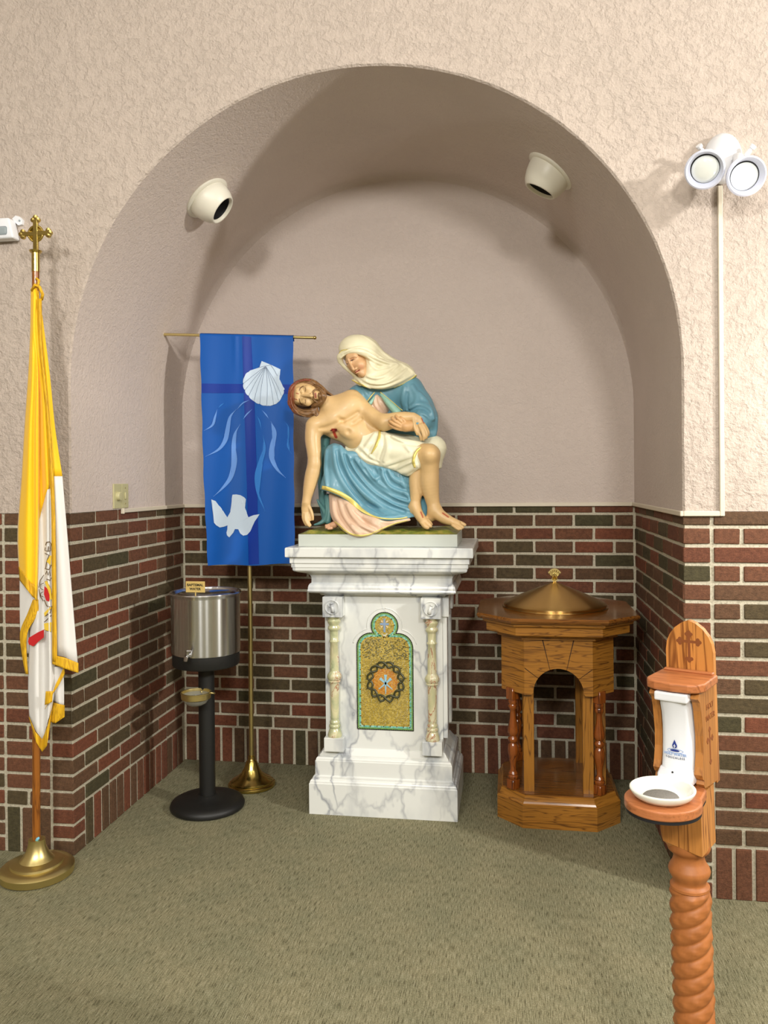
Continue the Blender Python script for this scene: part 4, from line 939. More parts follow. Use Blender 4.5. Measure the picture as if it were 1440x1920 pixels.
# arms printed on the middle fold
def fl_line(pts, r=.0016, m=M_LINE, dd=5.3, nm='outline'):
    b = bmesh.new(); tube(b, [tuple(at(x/4.57, 880+y/4.57, GY-(dd-.05*abs(x/4.57-90))/100)) for x, y in pts], r, 5); from_bm(nm, b, m, em)
em = empty('printed_arms', (GX+.02, GY-.055, 1.2)); em.parent = fl; em.location = Vector((GX+.02, GY-.055, 1.2))-fl.location
def fl_patch(name, pts, m, dd=5.35):
    b = bmesh.new(); A = [at(x/4.57, 880+y/4.57, GY-(dd-.04*abs(x/4.57-90))/100) for x, y in pts]
    prism(b, [(p[0], p[2]) for p in A], float(A[0][1]), float(A[0][1])-.0012); from_bm(name, b, m, em)
fl_patch('gold_tiara', [(378, 1320), (382, 1375), (438, 1392), (444, 1310), (410, 1316)], M_EMBY); fl_patch('red_lining', [(382, 1000), (378, 1070), (396, 1126), (420, 1132), (424, 1080), (408, 1030)], M_RED, 5.5)
fl_patch('gold_band', [(384, 965), (400, 955), (436, 1030), (446, 1110), (430, 1120), (414, 1050)], M_EMBY, 5.45); fl_patch('gold_key', [(400, 790), (432, 735), (444, 745), (434, 820)], M_EMBY, 5.4)
fl_patch('gold_key', [(378, 1230), (430, 1180), (442, 1186), (384, 1260)], M_EMBY, 5.4)
for pts in ([(390, 650), (398, 625), (425, 620), (438, 640), (434, 668)], [(388, 670), (384, 695), (410, 702), (416, 660)], [(434, 668), (436, 695), (416, 700)], [(385, 720), (420, 735), (400, 790), (390, 850)], [(384, 850), (420, 860), (440, 820)],
            [(390, 900), (400, 870), (412, 905), (424, 870), (432, 915)], [(384, 965), (400, 955), (436, 1030), (446, 1110)], [(380, 1120), (400, 1170), (430, 1180)], [(384, 1260), (430, 1230), (446, 1170)], [(380, 1310), (440, 1250)], [(380, 1375), (438, 1392)], [(398, 940), (430, 950), (440, 930)]):
    fl_line(pts)
for pts in ([(376, 905), (345, 950), (332, 1020), (345, 1090), (372, 1130)], [(374, 975), (350, 985), (348, 1020), (372, 1035)], [(372, 1048), (350, 1060), (348, 1085), (370, 1090)]):
    fl_line(pts, .0014, M_LINE, 4.4)
fl_patch('red_tassel', [(378, 1372), (330, 1395), (262, 1438), (256, 1470), (262, 1496), (296, 1512), (340, 1470), (376, 1440)], M_RED, 5.1)

# ================================================================== holy water stand, right foreground
HW_R = math.radians(-30.6)
hs = empty('holy_water_stand', (2.167, -1.170, 0), HW_R, 'carved oak stand with white dispenser and bowl, at the right foreground', 'stand')
hs.rotation_euler = (Matrix.Rotation(-.026, 3, Vector(_f2)) @ Matrix.Rotation(HW_R, 3, 'Z')).to_euler()
def hb_obj(name, bm, mat, par=None, **k):
    o = from_bm(name, bm, mat, None, **k); o.parent = par or hs; return o
# post: foot, twisted shaft, turned neck
b = bmesh.new(); lathe(b, [(.16, 0), (.165, .008), (.165, .022), (.15, .032), (.07, .042), (.052, .060), (.045, .08)], seg=48); hb_obj('foot', b, M_STN_TURN, crease=.6)
b = bmesh.new(); seg_, nz_ = 64, 230; rings = []
for i in range(nz_+1):
    z = .08+(.608-.08)*i/nz_; env = min(1, (z-.08)/.03, (.608-z)/.012); ring_ = []
    for k in range(seg_):
        a = 2*PI*k/seg_; ph = 3*a-z*2*PI/.037
        s_ = math.sin(ph/2)**2
        r = .0380+.0065*(s_**.35)*max(0, env)
        # carved beads along the rope strand
        fr = (ph/(2*PI)) % 1.0; tt = (a-.0)*1.0
        bead = math.cos(a*9+z*60); r += .0011*bead*max(0, env)*(1 if .35 < fr < .65 else 0)
        ring_.append((r*math.cos(a), r*math.sin(a), z))
    rings.append(ring_)
ringpoly(b, rings); hb_obj('twisted_shaft', b, M_STN_TURN, smooth=True)
b = bmesh.new(); lathe(b, [(.036, .600), (.0425, .606), (.042, .611), (.0355, .616), (.0345, .621), (.038, .628), (.0435, .638), (.0450, .645), (.043, .652), (.036, .663), (.0325, .674), (.035, .684), (.044, .690), (.0465, .697), (.045, .706), (.044, .716)], seg=48); hb_obj('turned_neck', b, M_STN_TURN, crease=.8)
# square block with chamfered foot
b = bmesh.new(); ringpoly(b, [[(-.030, -.034, .700), (.030, -.034, .700), (.034, -.030, .700), (.034, .030, .700), (.030, .034, .700), (-.030, .034, .700), (-.034, .030, .700), (-.034, -.030, .700)],
     [(-.040, -.045, .715), (.045, -.045, .700), (.045, -.045, .700), (.045, .045, .700), (.045, .045, .700), (-.040, .045, .715), (-.045, .040, .722), (-.045, -.040, .722)],
     [(-.045, -.045, .740), (.045, -.045, .740), (.045, -.045, .740), (.045, .045, .740), (.045, .045, .740), (-.045, .045, .740), (-.045, .045, .740), (-.045, -.045, .740)],
     [(-.045, -.045, .832), (.045, -.045, .832), (.045, -.045, .832), (.045, .045, .832), (.045, .045, .832), (-.045, .045, .832), (-.045, .045, .832), (-.045, -.045, .832)]])
bmesh.ops.remove_doubles(b, verts=b.verts, dist=.0001); hb_obj('square_block', b, M_STN_Z)
# back board with pointed top
gp = [(x, z-.015) for x, z in [(-.053, .850), (.053, .850), (.053, 1.138), (.050, 1.158), (.043, 1.174), (.031, 1.190), (.015, 1.202), (0, 1.208), (-.015, 1.202), (-.031, 1.190), (-.043, 1.174), (-.050, 1.158), (-.053, 1.138)]]
b = bmesh.new(); prism(b, gp, .045, .062); bbd = hb_obj('back_board', b, M_STN_Z)
def cross_poly(cx, cz, h, w, t, k):
    """budded cross as a list of simple outlines: two arms and a disc trio on each end"""
    top, bot, ax = cz+h*.42, cz-h*.58, cz+h*.12; r = t*k
    out = [[(cx-t/2, bot), (cx+t/2, bot), (cx+t/2, top), (cx-t/2, top)], [(cx-w/2, ax-t/2), (cx+w/2, ax-t/2), (cx+w/2, ax+t/2), (cx-w/2, ax+t/2)]]
    for px, pz, dx, dz in ((cx, top, 0, 1), (cx, bot, 0, -1), (cx-w/2, ax, -1, 0), (cx+w/2, ax, 1, 0)):
        for a, b_ in ((dx*r, dz*r), (dz*r*1.1, dx*r*1.1), (-dz*r*1.1, -dx*r*1.1)):
            out.append([(px+a+r*.95*math.cos(q), pz+b_+r*.95*math.sin(q)) for q in np.linspace(0, 2*PI, 10, endpoint=False)])
    return out
M_CARVE = newmat('carved_dark_wood', srgb(128, 70, 26), .7)
def flat(name, poly, y, mat, par, plane='xz', th=.0006):
    b = bmesh.new()
    for n_, pl_ in enumerate(poly if isinstance(poly[0], list) else [poly]):
        e = n_*.00002
        if plane == 'xz': prism(b, pl_, y-e, y+th, 'xz')
        else: prism(b, pl_, y+e, y-th, 'yz')
    o = from_bm(name, b, mat, None); o.parent = par; return o
flat('carved_cross', cross_poly(0, 1.138, .056, .040, .006, .75), .0446, M_CARVE, bbd)
# sides
prf = [(.0455, .855), (.0455, 1.072), (-.066, 1.072), (-.076, 1.060), (-.064, 1.050), (-.058, 1.030), (-.054, 1.005), (-.050, .975), (-.052, .940), (-.060, .910), (-.066, .895), (-.060, .885), (-.052, .880), (-.056, .872), (-.050, .864), (-.040, .862)]; prf = [(y+(.012 if y < 0 else 0), z-.015) for y, z in prf]
for sx in (-1, 1):
    b = bmesh.new(); prism(b, prf, sx*.036, sx*.053, 'yz'); sd = hb_obj('side_board', b, M_STN_SIDE)
    if sx > 0:
        flat('carved_cross', cross_poly(.004, .935, .070, .030, .005, .7), .0536, M_CARVE, sd, 'yz')
        for bd, z_ in (('HOLY', 1.010), ('WATER', .986)):
            text_obj('carved_lettering', bd, .018, M_CARVE, sd, (.0533, .010, z_), (PI/2, 0, PI/2), .0004)
# top shelf
shp = [(.066, 0), (-.060, 0)]
b = bmesh.new(); P = [(.062, .045), (-.062, .045), (-.064, -.046), (-.056, -.066), (-.036, -.078), (0, -.082), (.036, -.078), (.056, -.066), (.064, -.046)]
prism(b, P, 1.058, 1.077, 'xy'); o = hb_obj('top_shelf', b, M_STN_X); md = o.modifiers.new('b', 'BEVEL'); md.width = .004; md.segments = 3; md.limit_method = 'ANGLE'
b = bmesh.new(); box(b, -.055, .055, .030, .045, 1.0765, 1.082, .002); hb_obj('shelf_rail', b, M_STN_X)
# tray and bowl
b = bmesh.new(); cx_, cy_ = 0, -.142; Rr = .078
P = [(Rr*math.cos(t)+cx_, cy_+Rr*math.sin(t)) for t in np.linspace(PI*.83, PI*2.17, 44)]+[(.060, -.048), (.045, -.030), (-.045, -.030), (-.060, -.048)]
prism(b, P, .830, .850, 'xy'); o = hb_obj('bowl_shelf', b, M_STN_X); md = o.modifiers.new('b', 'BEVEL'); md.width = .004; md.segments = 3; md.limit_method = 'ANGLE'
b = bmesh.new(); prism(b, [(x*.97, cy_+(y-cy_)*.97) for x, y in P], .824, .830, 'xy'); hb_obj('shelf_underlay', b, M_DARK)
b = bmesh.new(); lathe(b, [(.030, .848), (.052, .852), (.062, .860), (.0665, .869), (.0665, .872), (.064, .873), (.060, .869), (.052, .860), (.040, .856), (0, .855)], cx_, cy_, 64); bo = hb_obj('bowl', b, M_CERAMIC, crease=1.2)
b = bmesh.new(); lathe(b, [(.036, .8565), (.034, .8585), (0, .859)], cx_, cy_-.010, 32, cap=False); hb_obj('drain_mesh', b, M_SPONGE, bo, smooth=True)
# dispenser
dsp = empty('water_dispenser', (0, 0, -.015)); dsp.parent = hs
b = bmesh.new(); lv = []
for z, hw, yf in ((.899, .0335, -.066), (.925, .0330, -.060), (.960, .0330, -.056), (.990, .0325, -.056), (1.020, .0320, -.061), (1.045, .0315, -.070), (1.056, .0310, -.074)):
    lv.append([(-hw, .02, z), (-hw, yf+.012, z), (-hw+.004, yf+.003, z), (-hw*.6, yf-.002, z), (0, yf-.005, z), (hw*.6, yf-.002, z), (hw-.004, yf+.003, z), (hw, yf+.012, z), (hw, .02, z)])
ringpoly(b, lv); hb_obj('dispenser_front', b, M_WHITE, dsp, crease=.7)
b = bmesh.new(); box(b, -.0355, .0355, -.082, .02, 1.052, 1.071, .004, 2); hb_obj('dispenser_cap', b, M_WHITE, dsp)
b = bmesh.new(); lv = []
for z, hw, yf in ((.872, .0350, -.078), (.875, .0365, -.082), (.888, .0365, -.084), (.893, .0355, -.082), (.902, .0340, -.068)):
    lv.append([(-hw, .02, z), (-hw, yf+.008, z), (-hw+.005, yf, z), (hw-.005, yf, z), (hw, yf+.008, z), (hw, .02, z)])
ringpoly(b, lv); hb_obj('nozzle_block', b, M_WHITE, dsp, crease=.7)
b = bmesh.new(); lathe(b, [(.0022, 0), (.0022, .001), (0, .001)], seg=10); orient(b, (-.002, -.0765, .8985), (0, -.75, .66)); hb_obj('sensor_dot', b, M_DARK, dsp)
yy = -.0640
drop = [(0, .966)]+[(.0052*math.cos(t), .953+.0052*math.sin(t)) for t in np.linspace(.5, -PI-.5, 16)]
flat('drop_emblem', drop, yy-.0008, M_BLUEINK, dsp)
flat('drop_cross', [(-.0006, .948), (.0006, .948), (.0006, .952), (.0025, .952), (.0025, .9534), (.0006, .9534), (.0006, .9562), (-.0006, .9562), (-.0006, .9534), (-.0025, .9534), (-.0025, .952), (-.0006, .952)], yy-.0018, M_WHITE, dsp)
flat('ripple_emblem', [(.010*math.cos(t), .9425+.0022*math.sin(t)) for t in np.linspace(0, 2*PI, 20, endpoint=False)], yy-.0008, M_BLUEINK, dsp)
b = bmesh.new(); tube(b, [(.017*math.cos(t), yy-.0005+.0035*abs(math.cos(t))**2, .9415+.0045*math.sin(t)) for t in np.linspace(0, 2*PI, 30)], .0005, 4); hb_obj('ripple_ring', b, M_BLUEINK2, dsp)
for o_ in (text_obj('printed_words', 'HOLY WATER', .0078, M_BLUEINK2, dsp, (0, 0, .9320), bold=.00012), text_obj('printed_words', 'TOUCHLESS', .0062, M_GREYINK, dsp, (0, 0, .9250), spacing=1.3)):
    for v_ in o_.data.vertices: v_.co.z += (.0655 if o_.location.z > .93 else .0662)-.003*min(1, abs(v_.co.x)/.02)
# ================================================================== the statue group (signed-distance sculpting)
U = 1/1530.0                     # one reading unit in metres
YS0 = .512                       # front of the plinth
def SP(X, Y, d):                 # reading position on the statue (3.79 x) with depth in cm behind the plinth front
    return at(520+X/3.7895, 600+Y/3.7895, YS0+d/100)
def proj_np(P):
    Q = P-CAM; Z = Q@_f2
    return (720+F_PX*(Q@_r3)/Z-520)*3.7895, (960+SHIFT_PX-F_PX*(Q@_u3)/Z-600)*3.7895
class Prim:
    def __init__(s, kind, pts, r, k=0, sub=False, R=None, paint=None):
        s.kind, s.k, s.sub = kind, k*U, sub
        s.p = np.array(pts, float); s.r = np.atleast_1d(np.array(r, float))*U; s.R = R
        m = s.r.max()+s.k+.004
        s.lo, s.hi = s.p.reshape(-1, 3).min(0)-m, s.p.reshape(-1, 3).max(0)+m
    def near(s, lo, hi):
        if s.kind == 'e' or len(s.p) < 3: return s
        m = np.maximum(s.r[:-1], s.r[1:])+s.k+.006; a = np.minimum(s.p[:-1], s.p[1:])-m[:, None]; b = np.maximum(s.p[:-1], s.p[1:])+m[:, None]
        i = np.nonzero((a <= hi).all(1) & (b >= lo).all(1))[0]
        if len(i) == 0: return None
        q = object.__new__(Prim); q.kind, q.k, q.sub, q.R = s.kind, s.k, s.sub, s.R; q.seg = i; q.p, q.r = s.p, s.r; return q
    def d(s, P):
        if s.kind == 'e':
            q = P-s.p
            if s.R is not None: q = q@s.R
            k0 = np.linalg.norm(q/s.r, axis=1); k1 = np.linalg.norm(q/(s.r*s.r), axis=1)
            return k0*(k0-1)/np.maximum(k1, 1e-9)
        best = None
        sg_ = getattr(s, 'seg', None); sg_ = range(len(s.p)-1) if sg_ is None else sg_
        for a, b, ra, rb in ((s.p[i_], s.p[i_+1], s.r[i_], s.r[i_+1]) for i_ in sg_):
            ba = b-a; l2 = max(float(ba@ba), 1e-12); q = P-a; h = np.clip((q@ba)/l2, 0, 1); q -= h[:, None]*ba
            v = np.sqrt((q*q).sum(1))-(ra+(rb-ra)*h); best = v if best is None else np.minimum(best, v)
        return best
class Cut:
    """keeps what lies above a hem line given in reading coordinates"""
    def __init__(s, line, below=True, k=4): s.l = np.array(line, float); s.k = k*U; s.below = below; s.lo = np.array([-9]*3); s.hi = np.array([9]*3)
    def d(s, P):
        X, Y = proj_np(P); h = np.interp(X, s.l[:, 0], s.l[:, 1]); v = (Y-h)*U*.85
        return v if s.below else -v
class Part:
    def __init__(s): s.ops = []
    def cone(s, a, b, ra, rb=None, k=20, sub=False):
        s.ops.append(Prim('c', [SP(*a), SP(*b)], [ra, ra if rb is None else rb], k, sub)); return s
    def ball(s, a, r, k=20, sub=False): return s.cone(a, a, r, r, k, sub)
    def chain(s, pts, k=20, sub=False):
        """pts: (X, Y, d, r)"""
        C = crom(pts, 5) if len(pts) > 2 else pts
        s.ops.append(Prim('c', [SP(*c[:3]) for c in C], [c[3] for c in C], k, sub)); return s
    def ell(s, c, r, ang=0, k=20, sub=False, tilt=0):
        """ellipsoid: radii (along, across, depth); ang turns 'along' from +X towards +Y of the reading"""
        A = math.radians(ang); ex = np.array([math.cos(A), 0, -math.sin(A)]); ez = np.array([math.sin(A), 0, math.cos(A)]); ey = np.array([0, 1., 0])
        if tilt:
            t = math.radians(tilt); ex, ey = ex*math.cos(t)+ey*math.sin(t), -ex*math.sin(t)+ey*math.cos(t)
        s.ops.append(Prim('e', SP(*c), [r[0], r[2], r[1]], k, sub, np.stack([ex, ey, ez], 1))); return s
    def cut(s, line, below=True, k=4): s.ops.append(Cut(line, below, k)); return s
    def f(s, P, ops=None):
        v = np.full(len(P), .05)
        for o in (s.ops if ops is None else ops):
            d = o.d(P); k = max(o.k, 1e-5)
            if isinstance(o, Cut):
                h = np.maximum(k-np.abs(v-d), 0)/k; v = np.maximum(v, d)+h*h*k/4
            elif o.sub:
                d = -d; h = np.maximum(k-np.abs(v-d), 0)/k; v = np.maximum(v, d)+h*h*k/4
            else:
                h = np.maximum(k-np.abs(v-d), 0)/k; v = np.minimum(v, d)-h*h*k/4
        return v
    def hit(s, pts):
        """first surface met by the line of sight through each reading point"""
        A = np.array([SP(X, Y, -12) for X, Y in pts]); B = np.array([SP(X, Y, 40) for X, Y in pts]); D_ = B-A; L = np.linalg.norm(D_, axis=1); D_ /= L[:, None]
        t = np.zeros(len(A)); 
        for _ in range(42):
            v = s.f(A+D_*t[:, None]); t = np.minimum(t+np.maximum(v, .0002)*.85*(v > .0003), L)
        ok = s.f(A+D_*t[:, None]) < .004
        if ok.any() and not ok.all():
            i = np.arange(len(t)); t = np.where(ok, t, np.interp(i, i[ok], t[ok]))
        return A+D_*t[:, None], D_
    def fold(s, pts, r, k=14, sub=False, n=5, sink=.35, taper=True):
        """ridge (or groove) following the surface under a drawn line"""
        C = [tuple(c) for c in crom(pts, n)]; H, D_ = s.hit(C); r_ = np.full(len(C), float(r))
        if taper: r_ *= .35+.65*np.sin(np.linspace(.12, PI-.12, len(C)))
        H = H+D_*(r_*U*(sink if not sub else .05))[:, None]
        for _ in range(2): H[1:-1] = H[1:-1]*.5+(H[:-2]+H[2:])*.25
        s.ops.append(Prim('c', H, r_, k, sub)); return s
    def build(s, name, mat, parent, h=.0024, color=None, paint=None, grain=0, smooth=2):
        ps = [o for o in s.ops if not isinstance(o, Cut) and not o.sub]
        lo = np.min([o.lo for o in ps], 0)-h*2; hi = np.max([o.hi for o in ps], 0)+h*2
        n = np.ceil((hi-lo)/h).astype(int)+1; V = np.full(n, .05, np.float32); BS = 14
        for i in range(0, n[0], BS):
            for j_ in range(0, n[1], BS):
                for k_ in range(0, n[2], BS):
                    a = lo+np.array([i, j_, k_])*h; b = a+BS*h
                    act = [o if isinstance(o, Cut) else o.near(a, b) for o in s.ops if (o.lo <= b).all() and (o.hi >= a).all()]; act = [o for o in act if o is not None]
                    if not any((not isinstance(o, Cut)) and not o.sub for o in act): continue
                    e = np.minimum([i+BS, j_+BS, k_+BS], n)
                    g = np.stack(np.meshgrid(np.arange(i, e[0]), np.arange(j_, e[1]), np.arange(k_, e[2]), indexing='ij'), -1)
                    P = lo+g.reshape(-1, 3)*h; V[i:e[0], j_:e[1], k_:e[2]] = s.f(P, act).reshape(g.shape[:3])
        v, f = surface_nets(V, h, lo)
        for _ in range(smooth):    # light Laplacian relaxation
            e = np.concatenate([f[:, [0, 1]], f[:, [1, 2]], f[:, [2, 3]], f[:, [3, 0]]]); acc = np.zeros_like(v); cnt = np.zeros(len(v))
            np.add.at(acc, e[:, 0], v[e[:, 1]]); np.add.at(acc, e[:, 1], v[e[:, 0]]); np.add.at(cnt, e[:, 0], 1); np.add.at(cnt, e[:, 1], 1)
            v = v*.5+acc/np.maximum(cnt, 1)[:, None]*.5
        me = bpy.data.meshes.new(name); me.vertices.add(len(v)); me.vertices.foreach_set('co', v.astype(np.float32).ravel())
        me.loops.add(len(f)*4); me.loops.foreach_set('vertex_index', f.astype(np.int32).ravel()); me.polygons.add(len(f))
        me.polygons.foreach_set('loop_start', np.arange(0, len(f)*4, 4, dtype=np.int32)); me.update(calc_edges=True); me.validate()
        if color is not None:
            c = np.tile(np.array(color, np.float32), (len(v), 1))
            if paint:
                X, Y = proj_np(v)
                c = paint(c, X, Y, v)
            ca = me.color_attributes.new('Col', 'FLOAT_COLOR', 'POINT'); ca.data.foreach_set('color', c.astype(np.float32).ravel())
        return mesh_obj(name, me, mat, parent, smooth=True)
def surface_nets(V, h, lo):
    I = V < 0; c = np.zeros(tuple(np.array(V.shape)-1), np.int8)
    for dx in (0, 1):
        for dy in (0, 1):
            for dz in (0, 1): c += I[dx:I.shape[0]-1+dx, dy:I.shape[1]-1+dy, dz:I.shape[2]-1+dz]
    act = (c > 0) & (c < 8); idx = np.argwhere(act); ID = np.full(act.shape, -1, np.int64); ID[act] = np.arange(len(idx))
    acc = np.zeros((len(idx), 3)); cnt = np.zeros(len(idx)); cor = [(x, y, z) for x in (0, 1) for y in (0, 1) for z in (0, 1)]
    for a in cor:
        for ax in range(3):
            if a[ax]: continue
            b = list(a); b[ax] = 1
            va = V[idx[:, 0]+a[0], idx[:, 1]+a[1], idx[:, 2]+a[2]]; vb = V[idx[:, 0]+b[0], idx[:, 1]+b[1], idx[:, 2]+b[2]]
            m = (va < 0) != (vb < 0); t = va[m]/(va[m]-vb[m]); p = np.tile(np.array(a, float), (m.sum(), 1)); p[:, ax] += t; acc[m] += p; cnt[m] += 1
    v = lo+(idx+acc/cnt[:, None])*h; F = []
    for ax in range(3):
        sl0 = [slice(None)]*3; sl1 = [slice(None)]*3; sl0[ax] = slice(0, -1); sl1[ax] = slice(1, None)
        cr = I[tuple(sl0)] != I[tuple(sl1)]; e = np.argwhere(cr); b, c_ = [(1, 2), (2, 0), (0, 1)][ax]
        e = e[(e[:, b] > 0) & (e[:, c_] > 0) & (e[:, b] < I.shape[b]-1) & (e[:, c_] < I.shape[c_]-1)]
        q = []
        for db, dc in ((-1, -1), (0, -1), (0, 0), (-1, 0)):
            w_ = e.copy(); w_[:, b] += db; w_[:, c_] += dc; q.append(ID[w_[:, 0], w_[:, 1], w_[:, 2]])
        q = np.stack(q, 1); fl_ = I[tuple(e.T)]; q[~fl_] = q[~fl_][:, ::-1]; F.append(q)
    F = np.concatenate(F); F = F[(F >= 0).all(1)]; return v, F

def blend(c, m, col): m = np.clip(m, 0, 1)[:, None]; c[:, :3] = c[:, :3]*(1-m)+np.array(col[:3])*m; return c
def stroke(c, X, Y, pts, w_, col, soft=3, front=None):
    P = np.array(pts, float); best = np.full(len(X), 1e9)
    for a, b in zip(P, P[1:]):
        ba = b-a; h = np.clip(((X-a[0])*ba[0]+(Y-a[1])*ba[1])/max(ba@ba, 1e-9), 0, 1); best = np.minimum(best, np.hypot(X-a[0]-h*ba[0], Y-a[1]-h*ba[1]))
    m = np.clip((w_-best)/soft+.5, 0, 1)
    if front is not None: m = m*front
    return blend(c, m, col)

st = empty('pieta_statue', ((.813+1.535)/2, .69, 1.221), 0, 'painted statue of a seated veiled mother holding her son, on the marble pedestal', 'statue')
SKIN = srgb(212, 178, 126); SKIN2 = srgb(214, 176, 132); HAIRC = srgb(122, 88, 52); BLUEM = srgb(100, 150, 170); TEAL = srgb(84, 132, 132); CREAM = srgb(232, 226, 194); LOIN = srgb(230, 227, 200); PINK = srgb(218, 186, 160); GRASS = srgb(112, 120, 46); BLOOD = srgb(150, 36, 26)
AQUA = srgb(142, 188, 172)

# ---- plinth and turf
b = bmesh.new(); box(b, .813, 1.533, YS0, .872, 1.2205, 1.276, .0015); from_bm('plinth', b, M_PLINTH, st)
b = bmesh.new(); nx, ny = 90, 46; G = []
for i in range(nx+1):
    r_ = []
    for k in range(ny+1):
        x = .814+.717*i/nx; y = YS0+.001+.358*k/ny; e = min(i, nx-i, 6)/6*min(k, ny-k, 4)/4
        z = 1.277+.012*min(1, e*1.3)+.006*e*(math.sin(x*31)*math.cos(y*44+x*9)+.6*math.sin(x*83+y*57)*math.cos(y*95))+random.uniform(-.0006, .0006)
        r_.append(b.verts.new((x, y, z)))
    G.append(r_)
for i in range(nx):
    for k in range(ny): b.faces.new([G[i][k], G[i+1][k], G[i+1][k+1], G[i][k+1]])
M_TURF = newmat('painted_turf', GRASS, .4, coat=.2); _t = NT(M_TURF); _v = _t.world(); _n = _t.noise(_v, 26, 4, .6); _cr = _t.ramp(_n, 'Fac', [(.3, srgb(78, 96, 34)), (.5, srgb(122, 128, 48)), (.68, srgb(160, 146, 70))]); _t.l(_cr, 0, _t.b, 'Base Color'); _n2 = _t.noise(_v, 140, 3, .6); _t.bump(_n2, 'Fac', .6, .004)
tf = from_bm('turf', b, M_TURF, st, smooth=True)

# ---- the son's body: one continuous surface
B = Part()
B.ell((455, 700, 13), (165, 160, 95), 43, 30)                      # rib cage
B.ell((585, 815, 13), (150, 128, 84), 40, 50).ell((690, 900, 13), (130, 120, 88), 30, 50)
B.cone((300, 745, 10.5), (520, 580, 14), 56, 66, 60)               # shoulder girdle
B.ell((385, 722, 8.6), (88, 62, 34), -35, 40).ell((520, 618, 10.2), (84, 62, 34), -42, 40)   # pectorals
B.ell((300, 735, 10), (60, 60, 52), 0, 40)
B.cone((400, 625, 12.5), (325, 578, 10.5), 62, 50, 34).cone((400, 600, 14), (520, 560, 16), 46, 52, 40)
B.fold([(300, 772), (350, 765), (410, 740), (470, 715)], 9, 26, True, sink=.2)
B.fold([(470, 715), (520, 690), (580, 650)], 7, 24, True)
B.fold([(395, 810), (450, 790), (505, 770), (560, 725), (600, 700)], 4, 30, True)
B.fold([(440, 700), (480, 740)], 3, 30, True)
B.ell((500, 790, 8.0), (60, 40, 22), 30, 40)
B.ball((503, 793, 6.0), 12, 22, True)
# near arm hanging down
B.chain([(258, 752, 9.5, 58), (252, 850, 8.5, 56), (262, 950, 7.5, 50), (264, 1022, 7, 45)], 30)
B.chain([(264, 1022, 7, 44), (252, 1085, 6.8, 52), (232, 1170, 6.2, 46), (214, 1250, 5.6, 34), (206, 1295, 5.2, 31)], 22)
B.ell((204, 1345, 5), (52, 34, 20), 88, 20)
for ch in ([(186, 1368, 4.6, 12), (184, 1405, 4.2, 11), (196, 1440, 3.8, 9.5), (206, 1458, 3.8, 8)], [(198, 1380, 4.2, 12), (200, 1420, 3.6, 11), (216, 1452, 3.2, 9.5), (228, 1466, 3.2, 8)],
           [(212, 1378, 4.4, 12), (214, 1412, 3.8, 10.5), (226, 1442, 3.4, 9), (236, 1458, 3.4, 8)], [(224, 1370, 4.8, 11.5), (232, 1400, 4.4, 10), (238, 1420, 4.2, 9)],
           [(228, 1330, 4.6, 13), (243, 1365, 4, 11.5), (250, 1395, 3.8, 10.5), (252, 1418, 3.9, 8.5)]): B.chain(ch, 7)
# far arm laid across the lap
B.chain([(545, 572, 15.5, 72), (620, 640, 13, 58), (700, 700, 10.5, 54), (762, 728, 8.8, 56)], 34)
B.chain([(762, 728, 8.8, 56), (830, 712, 8.2, 54), (900, 696, 7.6, 44), (962, 690, 7, 33)], 22)
B.ell((1002, 716, 6.4), (46, 34, 22), 58, 18, tilt=-10)
for ch in ([(992, 752, 5.6, 12.5), (1004, 795, 4.8, 11.5), (1018, 828, 4.6, 10.5), (1022, 850, 5, 9)], [(1010, 750, 5, 13), (1030, 790, 4, 12), (1040, 826, 3.8, 11), (1038, 850, 4.2, 9)],
           [(1028, 744, 5, 12.5), (1052, 782, 4.2, 11.5), (1062, 815, 4, 10.5), (1056, 838, 4.4, 9)], [(1040, 738, 5.8, 11), (1064, 775, 5.4, 10), (1074, 800, 5.4, 9), (1072, 820, 5.6, 8)],
           [(968, 712, 5.6, 14), (974, 755, 4.6, 12.5), (986, 790, 4.4, 10.5), (994, 812, 4.8, 8.5)]): B.chain(ch, 7)
# thighs (under the cloth), shins, feet
B.chain([(720, 920, 12, 100), (960, 950, 9, 84), (1078, 958, 6.4, 72)], 30)
B.chain([(1078, 958, 6.2, 73), (1082, 1060, 7.6, 66), (1082, 1160, 8.2, 66), (1100, 1270, 8.4, 50), (1118, 1345, 8.4, 42)], 26)
B.ball((1082, 958, 3.6), 46, 30)
B.chain([(1118, 1350, 8.4, 44), (1092, 1400, 9, 34)], 20).chain([(1120, 1358, 8, 44), (1180, 1404, 6.8, 40), (1240, 1432, 6, 30), (1280, 1446, 5.4, 24)], 26)
for ch in ([(1256, 1424, 6.6, 15), (1310, 1446, 6.2, 14), (1332, 1456, 6, 11)], [(1262, 1440, 5.2, 15), (1300, 1462, 4.4, 13), (1318, 1474, 4.2, 10)], [(1256, 1452, 4.4, 14), (1290, 1473, 3.6, 11.5), (1306, 1484, 3.4, 9)],
           [(1248, 1458, 3.8, 13), (1276, 1480, 3, 10.5), (1290, 1488, 2.9, 8)]): B.chain(ch, 6)
B.chain([(1000, 1020, 10, 54), (985, 1140, 9.6, 50), (985, 1230, 9.2, 43), (978, 1315, 9, 35)], 26)
B.chain([(972, 1322, 9.2, 36), (934, 1374, 9.6, 29)], 20).chain([(980, 1330, 8.8, 36), (1010, 1390, 7, 34), (1040, 1432, 5.2, 29)], 24)
